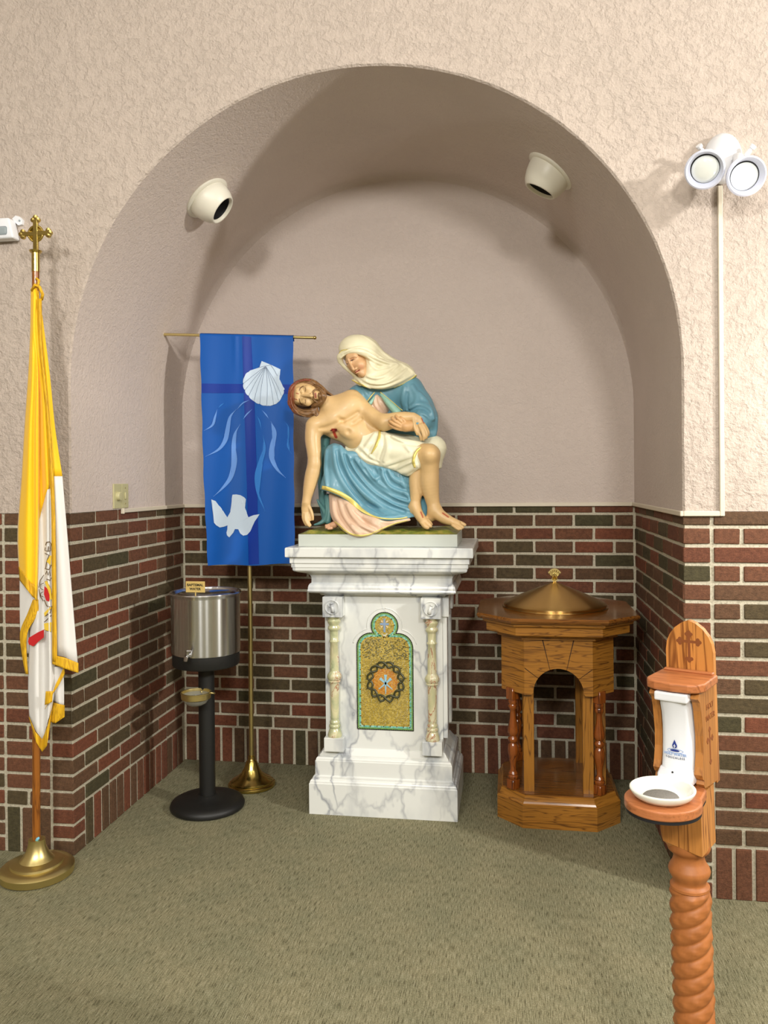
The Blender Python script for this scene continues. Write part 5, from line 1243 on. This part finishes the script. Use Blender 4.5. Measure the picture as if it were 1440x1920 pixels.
for ch in ([(1030, 1440, 4.4, 19), (1052, 1466, 3.4, 18), (1066, 1474, 3.2, 15)], [(1054, 1428, 5, 15), (1078, 1452, 4.4, 13.5), (1090, 1466, 4.2, 11)], [(1064, 1418, 5.8, 12), (1086, 1440, 5.4, 11), (1096, 1452, 5.4, 9)]): B.chain(ch, 6)
# head and face
B.ell((190, 530, 11.5), (104, 88, 86), 3, 20)
B.ell((236, 534, 8.2), (92, 66, 66), 3, 24)
B.cone((150, 505, 5.6), (150, 565, 5.6), 26, 26, 24)                  # forehead
B.cone((172, 486, 5.0), (176, 512, 4.1), 8, 8, 12).cone((172, 584, 5.4), (176, 556, 4.3), 8, 8, 12)      # brow ridge
B.ball((194, 494, 2.6), 20, 18, True).ball((194, 578, 2.9), 20, 18, True)
B.ball((192, 495, 5.4), 15, 5).ball((191, 577, 5.7), 15, 5)           # closed lids
B.cone((178, 536, 4.0), (236, 538, 2.2), 8, 12, 10)                   # nose
B.ball((243, 538, 2.4), 12.5, 6).ball((243, 524, 3.6), 9, 6).ball((243, 552, 3.7), 9, 6)
B.ball((218, 488, 5.2), 27, 24).ball((216, 588, 5.6), 25, 24)         # cheekbones
B.cone((266, 516, 4.2), (268, 556, 4.3), 7, 7, 5).cone((277, 519, 4.4), (278, 552, 4.5), 8, 8, 4)

B.ball((306, 540, 5.6), 30, 24)
def paint_body(c, X, Y, v):
    fr = (v[:, 1] < YS0+.12).astype(float)
    n = np.sin(X*.031)*np.cos(Y*.027)
    c[:, :3] *= (1+.03*n)[:, None]
    c = stroke(c, X, Y, [(395, 778), (412, 782)], 13, BLOOD, 5, fr*(Y > 772)); c = stroke(c, X, Y, [(380, 786), (420, 778)], 5, srgb(96, 20, 14), 3, fr)
    c = stroke(c, X, Y, [(400, 790), (412, 822), (418, 832)], 10, srgb(176, 60, 40), 5, fr)
    for p in ([(1020, 1365), (1034, 1402)], [(1175, 1372), (1215, 1400)], [(1026, 700), (1042, 732)]): c = stroke(c, X, Y, p, 4.5, srgb(170, 60, 44), 7)
    # face
    hd = fr*(X < 330)*(Y > 420)*(Y < 660)
    c = stroke(c, X, Y, [(155, 502), (162, 486), (176, 474), (184, 470)], 3.2, srgb(92, 62, 38), 3, hd); c = stroke(c, X, Y, [(155, 560), (158, 578), (168, 596), (176, 602)], 3.2, srgb(92, 62, 38), 3, hd)
    c = stroke(c, X, Y, [(198, 480), (201, 494), (197, 508)], 2.2, srgb(96, 64, 44), 2.5, hd); c = stroke(c, X, Y, [(198, 566), (201, 578), (198, 592)], 2.2, srgb(96, 64, 44), 2.5, hd)
    c = stroke(c, X, Y, [(270, 522), (272, 550)], 7, srgb(172, 98, 78), 5, hd); c = stroke(c, X, Y, [(271, 522), (272, 550)], 1.6, srgb(90, 34, 28), 2, hd)
    c = stroke(c, X, Y, [(118, 470), (108, 520), (112, 590)], 9, srgb(160, 84, 60), 14, hd)
    c = stroke(c, X, Y, [(135, 520), (150, 524)], 3, BLOOD, 4, hd); c = stroke(c, X, Y, [(120, 560), (140, 566)], 3, BLOOD, 4, hd)
    return c
body = B.build('son_body', M_SKIN, st, .0021, SKIN, paint_body)

# ---- hair and beard
Hh = Part()
Hh.ell((185, 535, 14.2), (112, 108, 78), 5, 20)
Hh.chain([(100, 590, 10, 24), (96, 530, 9.4, 22), (112, 478, 9.6, 22), (170, 445, 10.5, 26), (240, 448, 11, 30), (300, 482, 12, 26), (350, 515, 13.5, 15), (398, 540, 14.5, 6)], 18)
Hh.chain([(100, 590, 10, 24), (130, 640, 9.6, 26), (180, 660, 9.4, 28), (235, 655, 9, 26), (268, 640, 9, 20), (284, 668, 8, 14), (286, 696, 7.6, 6)], 18)
Hh.chain([(262, 640, 9.4, 24), (270, 610, 9, 22)], 14)
# beard along the jaw, moustache
Hh.chain([(262, 478, 8, 13), (296, 486, 6.4, 17), (322, 510, 5.4, 19), (330, 545, 5.0, 20), (312, 580, 5.6, 20), (280, 600, 6.4, 19), (252, 608, 7.4, 14)], 12)
Hh.chain([(326, 540, 4.4, 18), (340, 545, 4.6, 12)], 10)
Hh.chain([(296, 524, 4.2, 9), (298, 540, 3.6, 11), (300, 556, 4.3, 9)], 10)
Hh.chain([(254, 534, 3.4, 5), (256, 508, 4.0, 6.5), (272, 494, 4.8, 6.5), (292, 490, 5.6, 8)], 6).chain([(254, 540, 3.4, 5), (257, 566, 4.2, 6.5), (274, 580, 5, 6.5), (290, 584, 5.4, 8)], 6)
strands = [[(108, 600), (128, 640), (175, 668), (230, 672), (262, 652)], [(122, 600), (146, 628), (190, 646), (240, 642)], [(140, 660), (180, 680), (225, 680)], [(100, 500), (118, 462), (170, 436), (230, 432), (290, 458)],
           [(118, 492), (140, 466), (190, 452), (240, 452)], [(240, 440), (290, 466), (340, 506), (390, 538)], [(250, 462), (290, 482), (330, 512)], [(92, 540), (96, 500), (112, 468)], [(96, 560), (104, 600), (120, 630)],
           [(300, 500), (318, 520), (320, 560)], [(338, 520), (342, 560), (310, 592)], [(262, 612), (290, 600), (310, 580)], [(240, 668), (262, 660), (280, 690)], [(200, 690), (240, 684), (262, 668)]]
for i, q in enumerate(strands): Hh.fold(q, 8, 6, False, 4, .2)
for q in strands[:8]: Hh.fold([(x+9, y+9) for x, y in q], 3.5, 4, True, 4)
def paint_hair(c, X, Y, v):
    n = np.sin(X*.16+Y*.05)*np.cos(Y*.13); c[:, :3] *= (1+.18*n)[:, None]
    m = np.clip((150-X)/60, 0, 1)*.55; return blend(c, m, srgb(150, 62, 44))
Hh.build('hair_and_beard', M_HAIR, st, .0018, HAIRC, paint_hair, smooth=1)
# crown of thorns twisted into the hair
b = bmesh.new(); base_pts = [(96, 630), (84, 580), (82, 530), (92, 484), (124, 448), (176, 428), (232, 424)]
Hp, Dp = Hh.hit(crom(base_pts, 8))
for ph in (0, 2.1):
    P = [Vector(p)-Vector(d)*.003+Vector((0, 0, 1))*.0032*math.sin(i*.9+ph)+Vector((1, 0, 0))*.0030*math.cos(i*.9+ph) for i, (p, d) in enumerate(zip(Hp, Dp))]
    tube(b, P, .0026, 6)
    for i in range(3, len(P)-2, 5):
        q = P[i]+Vector((random.uniform(-1, .2), -.5, random.uniform(-.6, .8))).normalized()*.010; tube(b, [P[i], q], [.0016, .0003], 5)
from_bm('crown_of_thorns', b, newmat('thorn_brown', srgb(128, 62, 40), .5), st, smooth=True)

# ---- loincloth
Lc = Part()
Lc.ell((640, 905, 13), (165, 140, 100), 40, 30).cone((560, 935, 12), (640, 960, 11.0), 72, 82, 40).cone((640, 970, 9.6), (760, 985, 9), 50, 56, 30).cone((740, 915, 12), (985, 955, 8.8), 122, 94, 40)
Lc.cone((800, 880, 18), (1110, 905, 14.5), 88, 84, 40).chain([(1120, 930, 14.5, 74), (1135, 1040, 14, 34)], 40)
Lc.chain([(640, 990, 11, 56), (800, 1020, 9.5, 56), (925, 1070, 8.2, 40)], 40).cone((925, 1040, 8.4), (970, 1010, 7), 60, 66, 30)
Lc.cut([(0, 1400), (480, 960), (500, 945), (560, 1000), (640, 1030), (760, 1052), (840, 1075), (880, 1098), (930, 1114), (965, 1100), (1000, 1062), (1040, 1062), (1100, 1060), (1140, 1060), (1200, 1050), (1400, 1000)], True, 10)
# open the waist so the belly shows
Lc.ell((440, 792, 6), (168, 150, 120), 40, 8, True)
fl_ = [[(700, 800), (650, 880), (590, 960)], [(735, 800), (720, 870), (660, 990)], [(770, 820), (790, 900), (760, 1000)], [(560, 930), (620, 985), (700, 1020)], [(590, 900), (650, 960), (690, 1000)], [(520, 950), (590, 1010), (680, 1035)],
       [(760, 800), (850, 850), (1000, 872), (1060, 880)], [(760, 1030), (850, 1000), (960, 960)], [(840, 1060), (900, 1030), (970, 1000)], [(880, 1085), (930, 1070), (985, 1030)], [(820, 830), (900, 880), (940, 930)]]
for q in fl_: Lc.fold(q, 13, 18, False, 5, .45)
for q in ([(716, 815), (690, 880), (640, 960)], [(750, 815), (755, 880), (720, 990)], [(600, 935), (650, 985), (720, 1015)], [(800, 1040), (870, 1020), (960, 985)], [(780, 830), (870, 872), (1000, 893)], [(862, 1068), (915, 1045), (975, 1015)]): Lc.fold(q, 6, 14, True, 5)
Lc.fold([(1010, 1062), (975, 1010), (980, 950), (1020, 905), (1090, 888), (1140, 905)], 11, 8, False, 5, .1)
lo_ = Lc.build('loincloth', M_DRAPE, st, .0024, LOIN)

# ---- mother: mantle over shoulders and sleeves
Mt = Part()
Mt.ell((770, 640, 24), (200, 290, 115), 0, 30).cone((590, 540, 20), (930, 500, 21), 86, 98, 60)
Mt.chain([(935, 505, 20, 98), (1010, 610, 17.5, 100), (1040, 700, 14, 92)], 50).chain([(1045, 700, 14, 90), (1060, 800, 15, 74)], 40)
Mt.chain([(1040, 705, 11, 74), (1010, 745, 8.6, 58)], 30)
Mt.cone((560, 560, 20), (640, 700, 19), 70, 80, 40).cone((760, 850, 22), (1000, 860, 20), 120, 110, 50)
Mt.ell((722, 640, 11.0), (60, 112, 75), 0, 14, True).cone((708, 530, 8), (708, 530, 14), 10, 10, 14, True)
for q, r in (([(905, 480), (895, 560), (905, 640)], 15), ([(960, 470), (1000, 560), (960, 620), (900, 650)], 17), ([(1010, 520), (1070, 600), (1100, 700)], 16), ([(920, 640), (1000, 600), (1080, 625), (1110, 700)], 15),
             ([(1000, 660), (1060, 690), (1080, 760)], 13), ([(1130, 700), (1125, 780), (1110, 830)], 12), ([(620, 500), (650, 560)], 12), ([(560, 480), (600, 550), (640, 590)], 13)): Mt.fold(q, r, 24, False, 5, .4)
for q, r in (([(925, 520), (918, 600), (930, 650)], 8), ([(940, 650), (1010, 620), (1080, 650)], 8), ([(1030, 680), (1075, 720), (1092, 790)], 7)): Mt.fold(q, r, 16, True, 5)
Mt.fold([(728, 512), (800, 575), (880, 645)], 9, 8, False, 5, .2)
Mt.fold([(695, 512), (662, 550), (636, 590)], 9, 8, False, 5, .2)
Mt.build('mantle_upper', M_DRAPE, st, .0025, BLUEM)
# turned-back lining beside the neckline
Ln = Part()
Ln.chain([(738, 530, 13.8, 10), (790, 590, 12.6, 22), (850, 655, 12, 30)], 12).chain([(690, 545, 14, 6), (662, 590, 13.2, 14)], 10)
Ln.build('mantle_lining', M_DRAPE, st, .0026, AQUA)
# dress front
Dr = Part(); Dr.ell((722, 610, 18.5), (85, 125, 70), 0, 10)
for q in ([(700, 535), (690, 590), (720, 640)], [(708, 535), (730, 600), (770, 655)], [(698, 540), (668, 600), (690, 640)], [(712, 540), (760, 610), (800, 655)]): Dr.fold(q, 9, 8, False, 5, .2)
Dr.build('dress_bodice', M_DRAPE, st, .0026, PINK)

# ---- mantle over the knees
Mk = Part()
Mk.cone((425, 960, 9), (415, 1200, 9), 72, 98, 50).cone((425, 960, 10), (1000, 990, 15.5), 84, 108, 60).cone((420, 1200, 10), (930, 1300, 15.5), 98, 118, 70)
Mk.ell((690, 1130, 14), (320, 210, 118), 12, 60).cone((930, 1300, 16), (1060, 1330, 17), 96, 80, 40).cone((1070, 1000, 17), (1075, 1300, 17.5), 62, 62, 40)
Mk.cone((415, 1290, 7.5), (560, 1440, 6.6), 84, 84, 40).cone((560, 1420, 6.8), (760, 1450, 7.4), 90, 92, 40).cone((760, 1450, 7.4), (1000, 1420, 13), 92, 84, 40)
hemM = [(0, 1200), (300, 1206), (345, 1216), (400, 1236), (450, 1258), (500, 1290), (550, 1330), (600, 1368), (660, 1398), (720, 1416), (800, 1424), (880, 1420), (950, 1404), (1010, 1395), (1080, 1400), (1300, 1380)]
Mk.cut(hemM, True, 8)
Mk.cut([(0, 860), (330, 900), (360, 876), (400, 866), (450, 885), (500, 930), (1400, 930)], False, 26)
fr_ = [([(400, 900), (420, 1050), (480, 1180), (590, 1310), (700, 1380)], 17), ([(450, 900), (480, 1030), (560, 1170), (700, 1300), (860, 1380)], 19), ([(500, 960), (560, 1080), (680, 1220), (820, 1310), (940, 1350)], 19),
       ([(560, 1000), (640, 1110), (720, 1180), (830, 1260), (930, 1290)], 17), ([(600, 1010), (650, 1090), (690, 1140), (740, 1060)], 13), ([(740, 1060), (760, 1120), (820, 1190), (930, 1240)], 14), ([(790, 1070), (830, 1130), (930, 1180)], 13),
       ([(350, 930), (345, 1060), (350, 1180)], 14), ([(640, 1400), (780, 1405), (900, 1390)], 10), ([(880, 1100), (900, 1200), (940, 1280)], 12)]
for q, r in fr_: Mk.fold(q, r*1.15, 20, False, 6, .10)
for q, r in (([(425, 930), (450, 1050), (520, 1180), (640, 1310), (760, 1385)], 11), ([(480, 960), (525, 1070), (630, 1200), (770, 1305), (900, 1360)], 13), ([(535, 1000), (600, 1100), (700, 1205), (830, 1285), (930, 1320)], 13), ([(620, 1060), (690, 1160), (790, 1225), (920, 1268)], 11),
             ([(770, 1090), (810, 1165), (920, 1210)], 9), ([(690, 1060), (710, 1100), (730, 1070)], 8)): Mk.fold(q, r*1.5, 16, True, 6)
Mk.build('mantle_lap', M_DRAPE, st, .0026, BLUEM)
# lining of the mantle hanging behind, at the left
Lb = Part()
Lb.chain([(345, 830, 17, 36), (328, 950, 17.5, 34), (318, 1100, 17.5, 32), (322, 1230, 17, 30), (335, 1330, 14, 34), (352, 1420, 12, 34)], 26)
Lb.chain([(360, 1260, 12, 26), (372, 1350, 10, 26), (360, 1430, 9, 22)], 16)
Lb.chain([(285, 1278, 12, 7), (302, 1310, 12, 12), (330, 1350, 11, 16), (342, 1390, 10, 17), (325, 1430, 9, 16), (290, 1448, 8, 11), (262, 1455, 7.6, 6)], 10)
Lb.fold([(340, 1280), (350, 1350), (335, 1420)], 8, 8, False, 4, .3).fold([(330, 900), (322, 1050), (326, 1200)], 8, 10, True, 4)
Lb.build('mantle_back', M_DRAPE, st, .0026, TEAL)

# ---- pink skirt spilling over the plinth
Sk = Part()
Sk.chain([(415, 1250, 10, 50), (425, 1380, 6.5, 46), (470, 1450, 3.6, 40)], 30).chain([(500, 1290, 9, 70), (545, 1420, 4.6, 64), (580, 1480, 1.6, 50)], 40).chain([(600, 1380, 9, 70), (700, 1430, 4.5, 60), (690, 1480, 2.6, 34)], 40)
Sk.chain([(700, 1400, 9, 56), (820, 1420, 7, 44), (930, 1424, 7, 18)], 30)
Sk.chain([(470, 1462, 3.0, 42), (520, 1490, 1.6, 48), (590, 1504, 1.0, 50), (660, 1494, 1.4, 46), (720, 1474, 3, 36)], 24).chain([(720, 1474, 3, 34), (800, 1446, 5.4, 32), (900, 1425, 7, 22)], 20)
hemS = [(0, 1380), (380, 1410), (400, 1438), (430, 1462), (470, 1500), (510, 1526), (560, 1542), (610, 1544), (660, 1532), (700, 1512), (725, 1500), (780, 1476), (850, 1450), (940, 1428), (1400, 1400)]
Sk.cut(hemS, True, 6).cut([(x, y-4) for x, y in hemM], False, 3)
for q, r in (([(395, 1270), (405, 1370), (450, 1450), (510, 1510)], 12), ([(440, 1280), (470, 1380), (520, 1460), (590, 1530)], 15), ([(500, 1320), (540, 1400), (610, 1460), (700, 1505)], 14), ([(560, 1360), (640, 1420), (720, 1460), (720, 1495)], 12), ([(620, 1400), (720, 1430), (830, 1440)], 9), ([(530, 1455), (600, 1470), (690, 1500)], 9)): Sk.fold(q, r, 18, False, 5, .3)
for q, r in (([(418, 1290), (438, 1380), (490, 1460), (545, 1520)], 8), ([(475, 1320), (510, 1400), (570, 1465), (650, 1510)], 8), ([(540, 1360), (600, 1425), (690, 1475)], 7)): Sk.fold(q, r, 16, True, 5)
Sk.build('dress_skirt', M_DRAPE, st, .0025, PINK)
# mother's toes
Ft = Part(); Ft.cone((405, 1455, 5.5), (372, 1466, 4.2), 25, 21, 12)
for ch in ([(368, 1462, 3.6, 12), (346, 1462, 3.4, 10)], [(372, 1472, 2.8, 12), (348, 1474, 2.6, 10)], [(386, 1478, 2.2, 12), (362, 1482, 2.0, 9)]): Ft.chain(ch, 5)
Ft.build('mother_foot', M_SKIN, st, .0022, srgb(210, 164, 130))

# ---- mother's hand and wrist
Hd = Part()
Hd.chain([(1030, 748, 9.6, 44), (960, 752, 6.6, 38), (915, 758, 5.4, 36)], 16).ell((885, 752, 4.9), (40, 34, 22), 10, 14)
for ch in ([(880, 778, 4.8, 12), (840, 768, 4.2, 11.5), (806, 752, 4.6, 10.5), (794, 744, 5.4, 9)], [(872, 760, 4.0, 12.5), (835, 744, 3.2, 12), (806, 724, 3.6, 11), (796, 716, 4.4, 9)], [(870, 740, 3.8, 12.5), (840, 720, 3.1, 12), (820, 702, 3.6, 11), (814, 694, 4.3, 9)],
           [(882, 724, 3.9, 12), (860, 702, 3.3, 11.5), (846, 688, 3.8, 10.5), (842, 680, 4.4, 9)], [(905, 726, 4.6, 14), (890, 705, 4.0, 12.5), (876, 692, 4.4, 10)]): Hd.chain(ch, 5)
Hd.build('mother_hand', M_SKIN, st, .0019, srgb(204, 160, 108), smooth=1)

# ---- mother's face
Fc = Part()
Fc.ell((570, 292, 13), (92, 78, 78), 50, 10)
Fc.ell((556, 312, 10.2), (86, 58, 58), 52, 20)
Fc.cone((512, 262, 8.0), (550, 258, 7.2), 24, 24, 20)
Fc.cone((504, 284, 6.8), (538, 346, 4.4), 7, 10.5, 10).ball((541, 352, 4.6), 10, 7).ball((554, 349, 6.0), 7.5, 6)   # nose
Fc.cone((520, 276, 7.0), (550, 262, 7.0), 7, 7, 10).ball((536, 290, 4.6), 15, 14, True).ball((498, 308, 6.8), 11, 10, True)
Fc.ball((531, 287, 8.0), 14, 4).ball((501, 309, 9.0), 10, 4)
Fc.ball((590, 318, 7.6), 34, 26)
Fc.cone((555, 366, 6.8), (580, 352, 7.2), 6, 4, 5).cone((562, 374, 7.2), (582, 360, 7.6), 7, 4, 4)
Fc.ball((600, 378, 8.6), 24, 18).cone((600, 372, 10), (645, 330, 12.5), 28, 26, 20).cone((620, 390, 13), (660, 440, 16), 46, 50, 20)
def paint_face(c, X, Y, v):
    c = stroke(c, X, Y, [(514, 276), (530, 268), (552, 264), (564, 267)], 2, srgb(150, 108, 72), 3); c = stroke(c, X, Y, [(517, 291), (530, 284), (546, 279)], 2.2, srgb(84, 56, 36), 2.5); c = stroke(c, X, Y, [(524, 289), (536, 286)], 3.4, srgb(66, 48, 38), 3); c = stroke(c, X, Y, [(520, 281), (540, 271)], 4, srgb(186, 136, 100), 6)
    c = stroke(c, X, Y, [(490, 312), (502, 311)], 2.6, srgb(84, 56, 36), 2.5); c = stroke(c, X, Y, [(558, 370), (582, 356)], 6, srgb(170, 92, 70), 4); c = stroke(c, X, Y, [(558, 370), (583, 356)], 1.8, srgb(100, 44, 34), 2)
    c = stroke(c, X, Y, [(590, 330), (600, 335)], 12, srgb(214, 156, 120), 26); return c
Fc.build('mother_face', M_SKIN, st, .0015, srgb(212, 170, 126), paint_face, smooth=2)

# ---- veil
Vl = Part()
Vl.ell((575, 212, 14.8), (142, 108, 104), 8, 20).cone((640, 240, 17), (760, 330, 19), 98, 74, 50).cone((760, 330, 19), (880, 380, 20), 74, 80, 50)
Vl.ell((548, 322, 5.5), (104, 72, 100), 52, 10, True)
Vl.chain([(448, 290, 10.5, 18), (450, 256, 9.2, 24), (494, 228, 8, 20), (560, 222, 7.2, 22), (628, 240, 7.8, 24), (690, 280, 10, 26), (770, 312, 13, 26), (850, 330, 16, 28)], 22)
Vl.chain([(440, 262, 10, 15), (446, 292, 10.5, 14), (474, 328, 11.5, 14), (508, 358, 12.5, 14), (540, 384, 13, 14)], 14)
Vl.chain([(652, 290, 11, 20), (668, 340, 11, 40), (660, 400, 12, 44)], 20).chain([(650, 410, 13, 44), (720, 390, 14, 60), (820, 370, 16, 60)], 30)
Vl.chain([(575, 420, 15, 34), (640, 440, 12.5, 40), (740, 440, 11.5, 52), (840, 425, 13.5, 50), (940, 392, 17, 42)], 34).chain([(800, 350, 18, 60), (930, 380, 20, 44)], 30)
Vl.cut([(0, 400), (430, 400), (520, 428), (560, 452), (620, 482), (680, 500), (745, 508), (820, 494), (900, 462), (1000, 400), (1100, 380)], True, 8)
for q, r in (([(450, 270), (500, 225), (590, 215), (700, 262)], 8), ([(460, 240), (540, 200), (640, 205), (760, 280), (850, 310)], 8), ([(600, 110), (680, 160), (760, 240), (840, 290)], 9), ([(655, 300), (700, 350), (770, 340), (840, 310)], 9), ([(640, 400), (700, 415), (780, 390), (860, 320)], 10),
             ([(590, 410), (660, 450), (760, 450), (860, 400), (920, 350)], 10), ([(560, 415), (640, 470), (740, 478), (840, 450), (960, 390)], 10), ([(560, 400), (600, 450), (660, 485)], 8), ([(700, 270), (780, 305), (850, 312)], 8), ([(880, 310), (940, 350), (985, 392)], 9), ([(545, 430), (590, 466)], 7)): Vl.fold(q, r, 12, False, 5, .25)
for q, r in (([(650, 262), (720, 300), (800, 325)], 6), ([(640, 430), (720, 440), (800, 420), (880, 350)], 5), ([(600, 440), (680, 466), (780, 462), (900, 410)], 5), ([(470, 248), (540, 214), (620, 222)], 4), ([(630, 412), (700, 432), (790, 405)], 4)): Vl.fold(q, r, 9, True, 5)
Vl.build('veil', M_DRAPE, st, .0021, CREAM)

# ---- gilded hems: ribbons laid on the sculpted surfaces
def ribbon(name, part, line, w_, lift=1.0, n=8, drop=(0, 1), mat=M_GOLD, parent=st):
    C = [tuple(c) for c in crom(line, n)]; A, D1 = part.hit(C); C2 = []
    ww = w_ if hasattr(w_, '__len__') else [w_]*len(line); wi = np.interp(np.linspace(0, 1, len(C)), np.linspace(0, 1, len(ww)), ww)
    for i, c in enumerate(C):
        p = np.array(C[min(i+1, len(C)-1)])-np.array(C[max(i-1, 0)]); p = p/max(np.linalg.norm(p), 1e-6); nn = np.array([-p[1], p[0]])
        if nn@np.array(drop) > 0: nn = -nn
        C2.append((c[0]+nn[0]*wi[i], c[1]+nn[1]*wi[i]))
    Bm, D2 = part.hit(C2); Mm, D3 = part.hit([((a[0]+c[0])/2, (a[1]+c[1])/2) for a, c in zip(C, C2)])
    b = bmesh.new(); off = .0012*lift
    rows_ = [[b.verts.new(tuple(p-d*o)) for p, d in zip(X_, D_)] for X_, D_, o in ((A, D1, off), (Mm, D3, off*1.5), (Bm, D2, off))]
    for r0, r1 in zip(rows_, rows_[1:]):
        for i in range(len(r0)-1): b.faces.new([r0[i], r0[i+1], r1[i+1], r1[i]])
    bmesh.ops.recalc_face_normals(b, faces=b.faces)
    if sum(f.normal.y for f in b.faces) > 0: bmesh.ops.reverse_faces(b, faces=b.faces)
    me = bpy.data.meshes.new(name); b.to_mesh(me); b.free(); o = mesh_obj(name, me, mat, parent, smooth=True); md = o.modifiers.new('s', 'SOLIDIFY'); md.thickness = .0014; md.offset = -1; return o
ribbon('gold_hem', Mk, [(312, 1202), (345, 1210), (400, 1230), (450, 1252), (500, 1284), (550, 1324), (600, 1362), (660, 1392), (720, 1410), (800, 1418), (880, 1414), (925, 1404)], [26, 28, 30, 30, 30, 28, 22, 14, 10, 9, 9, 8])
ribbon('gold_hem', Sk, [(404, 1436), (432, 1458), (470, 1494), (510, 1520), (560, 1536), (610, 1538), (660, 1527), (700, 1508), (725, 1496), (780, 1472), (850, 1446), (925, 1428)], [8, 9, 10, 11, 12, 11, 9, 7, 7, 7, 7, 6])
ribbon('gold_hem', Vl, [(527, 428), (560, 448), (600, 468), (632, 482)], [7, 9, 12, 8]); ribbon('gold_hem', Vl, [(830, 488), (900, 458), (950, 430), (994, 396)], [6, 8, 9, 10]); ribbon('gold_hem', Vl, [(438, 238), (462, 220), (500, 210)], [4, 9, 3])
ribbon('gold_hem', Mt, [(728, 514), (765, 545), (820, 590), (885, 646)], [7, 8, 8, 7], 1.6); ribbon('gold_hem', Mt, [(694, 514), (668, 546), (638, 588)], [7, 8, 8], 1.6)
ribbon('gold_hem', Lc, [(722, 768), (712, 830), (690, 890), (664, 950)], [14, 22, 20, 6], 1.6, drop=(-1, 0)); ribbon('gold_hem', Lc, [(1095, 892), (1050, 900), (1010, 925), (985, 965), (976, 1010), (984, 1048)], [7, 12, 18, 22, 20, 14], 1.6, drop=(1, 0))
